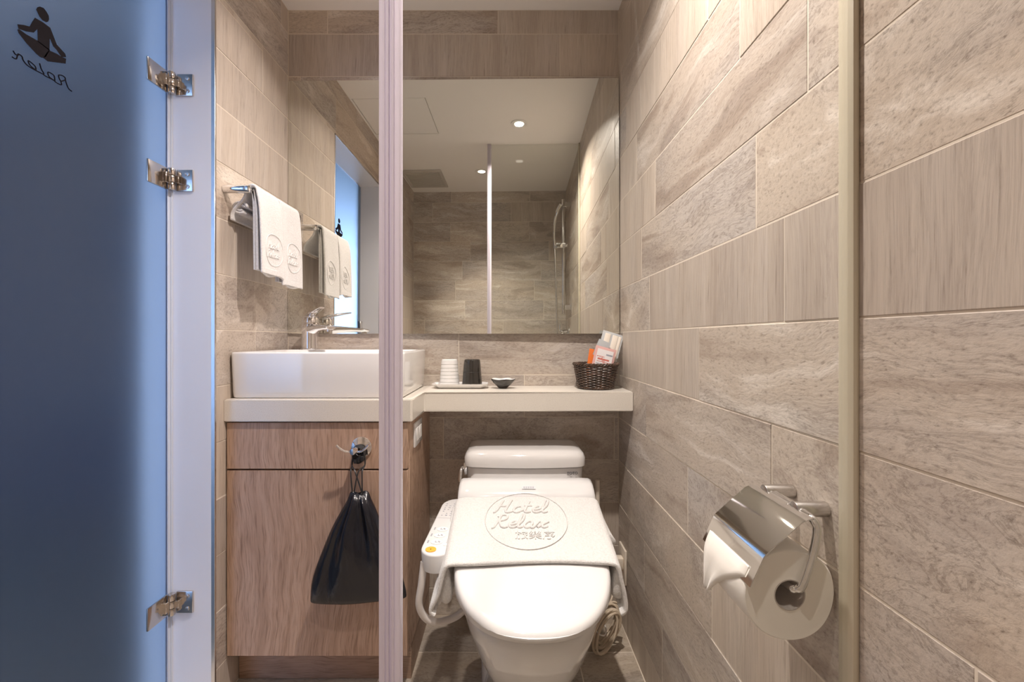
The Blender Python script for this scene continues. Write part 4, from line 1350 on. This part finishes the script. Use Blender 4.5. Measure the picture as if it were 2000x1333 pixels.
def placed(x, y, z, yaw=0, tilt=0, roll=0):
    # local x across, y up the packet, z towards viewer
    return Matrix.Translation((x, y, z)) @ Matrix.Rotation(math.radians(roll), 4, 'Y') @ Matrix.Rotation(math.radians(yaw), 4, 'Z') @ Matrix.Rotation(math.radians(90 + tilt), 4, 'X')

M1 = placed(.352, 1.556, .947, 0, -8, 17)
t = thing('amenity_sachet', 'tall clear sachet holding two cream toiletry sticks, rearmost in the basket', 'sachet', (.33, 1.556, .87), 'sachets in the wicker basket')
b = B(); pillow(b, .074, .155, .006, M1); obj('wrapper', b, FILMC, t, angle=60)
for dx, wd, hh in ((-.017, .020, .10), (.010, .020, .12), (.026, .010, .10)):
    b = B(); box(b, dx - wd / 2, dx + wd / 2, .072 - hh, .070, -.002, .0035, .0015, 2, M=M1); obj('stick', b, film('cream_stick', (.76, .70, .62), .5), t)
M2 = placed(.300, 1.548, .918, 0, -8, 10)
t = thing('amenity_sachet', 'orange glossy sachet half hidden behind the pink printed one', 'sachet', (.28, 1.548, .86), 'sachets in the wicker basket')
b = B(); pillow(b, .040, .092, .008, M2); obj('wrapper', b, film('orange_film', (.72, .17, .03), .25), t, angle=60)
M3 = placed(.330, 1.528, .922, 0, -10, 15)
t = thing('amenity_sachet', 'pink edged printed sachet with a white label in front of the basket contents', 'sachet', (.32, 1.528, .86), 'sachets in the wicker basket')
b = B(); pillow(b, .072, .100, .007, M3); obj('wrapper', b, PINKF, t, angle=60)
b = B(); box(b, -.028, .028, -.038, .040, .0034, .0042, .0003, 1, M=M3); lb = obj('paper_label', b, film('label_paper', (.74, .71, .72), .6), t)
REDP = mat('red_print', (.55, .12, .08), .6)
b = B()
box(b, .004, .026, .022, .027, .0042, .0046, M=M3)
for j in range(9): box(b, -.025 + j * .0042, -.025 + j * .0042 + .0028, -.012, -.0085, .0042, .0046, M=M3)
tag(obj('printed_marks', b, GREYP, lb, smooth=False), kind='stuff')
b = B()
for j in range(6): box(b, -.026 + j * .0045, -.026 + j * .0045 + .003, .013 + (j % 2) * .001, .016, .0042, .0046, M=M3)
for j in range(9): box(b, -.022 + j * .0045, -.022 + j * .0045 + .0038, .003, .009, .0042, .0046, M=M3)
box(b, -.024, .022, -.003, -.0015, .0042, .0046, M=M3)
tag(obj('red_marks', b, REDP, lb, smooth=False), kind='stuff')
M4 = placed(.327, 1.541, .965, 0, -8, 24)
t = thing('amenity_sachet', 'small clear silver sachet poking out above the pink printed one', 'sachet', (.32, 1.541, .88), 'sachets in the wicker basket')
b = B(); pillow(b, .042, .06, .005, M4); obj('wrapper', b, film('silver_film', (.62, .66, .70), .15, Metallic=.4), t, angle=60)

# ------------------------------------------------------------------ shower fittings seen in the mirror
sr = thing('shower_rail', 'chrome shower riser rail with handset, on the wall inside the shower', 'shower rail', (XR, .04, 1.2))
rx, ry = .352, .04
b = B(); cyl(b, (rx, ry, 1.20), (rx, ry, 2.01), .0105, 20, .002); obj('rail', b, CHROME, sr)
for z in (1.97, 1.245):
    b = B(); box(b, rx - .004, XR - .0005, ry - .017, ry + .017, z - .017, z + .017, .002, 1); obj('bracket', b, CHROME, sr)
b = B(); box(b, rx - .05, rx + .016, ry - .016, ry + .016, 1.665, 1.70, .004, 2); cyl(b, (rx + .012, ry, 1.682), (rx + .03, ry, 1.682), .012, 16, .002); obj('slider', b, CHROME, sr)
b = B(); tube(b, catmull([(rx - .058, ry, 1.66), (rx - .064, ry, 1.75), (rx - .058, ry + .004, 1.85), (rx - .035, ry + .012, 1.93), (rx - .012, ry + .02, 1.965)], 6), [.010] * 8 + [.012] * 8 + [.017] * 9, 14); obj('handset', b, CHROME, sr)
b = B(); tube(b, catmull([(rx - .058, ry, 1.66), (rx - .054, ry + .01, 1.5), (rx - .046, ry + .02, 1.2), (rx - .03, ry + .03, .92), (rx - .0, ry + .04, .80), (rx + .03, ry + .02, .86), (XR - .004, ry, .93)], 8), .0065, 10); obj('hose', b, STEEL, sr)
smx = thing('shower_mixer', 'chrome shower mixer low on the wall inside the shower', 'mixer', (XR, -.04, 1.06))
b = B(); cyl(b, (XR - .0005, -.05, 1.07), (XR - .012, -.05, 1.07), .045, 32, .002); obj('cover_plate', b, CHROME, smx)
b = B(); cyl(b, (XR - .012, -.05, 1.07), (XR - .065, -.05, 1.07), .024, 28, .003); obj('mixer_body', b, CHROME, smx)
b = B(); box(b, XR - .075, XR - .055, -.058, -.042, 1.07, 1.145, .004, 2); obj('mixer_lever', b, CHROME, smx)
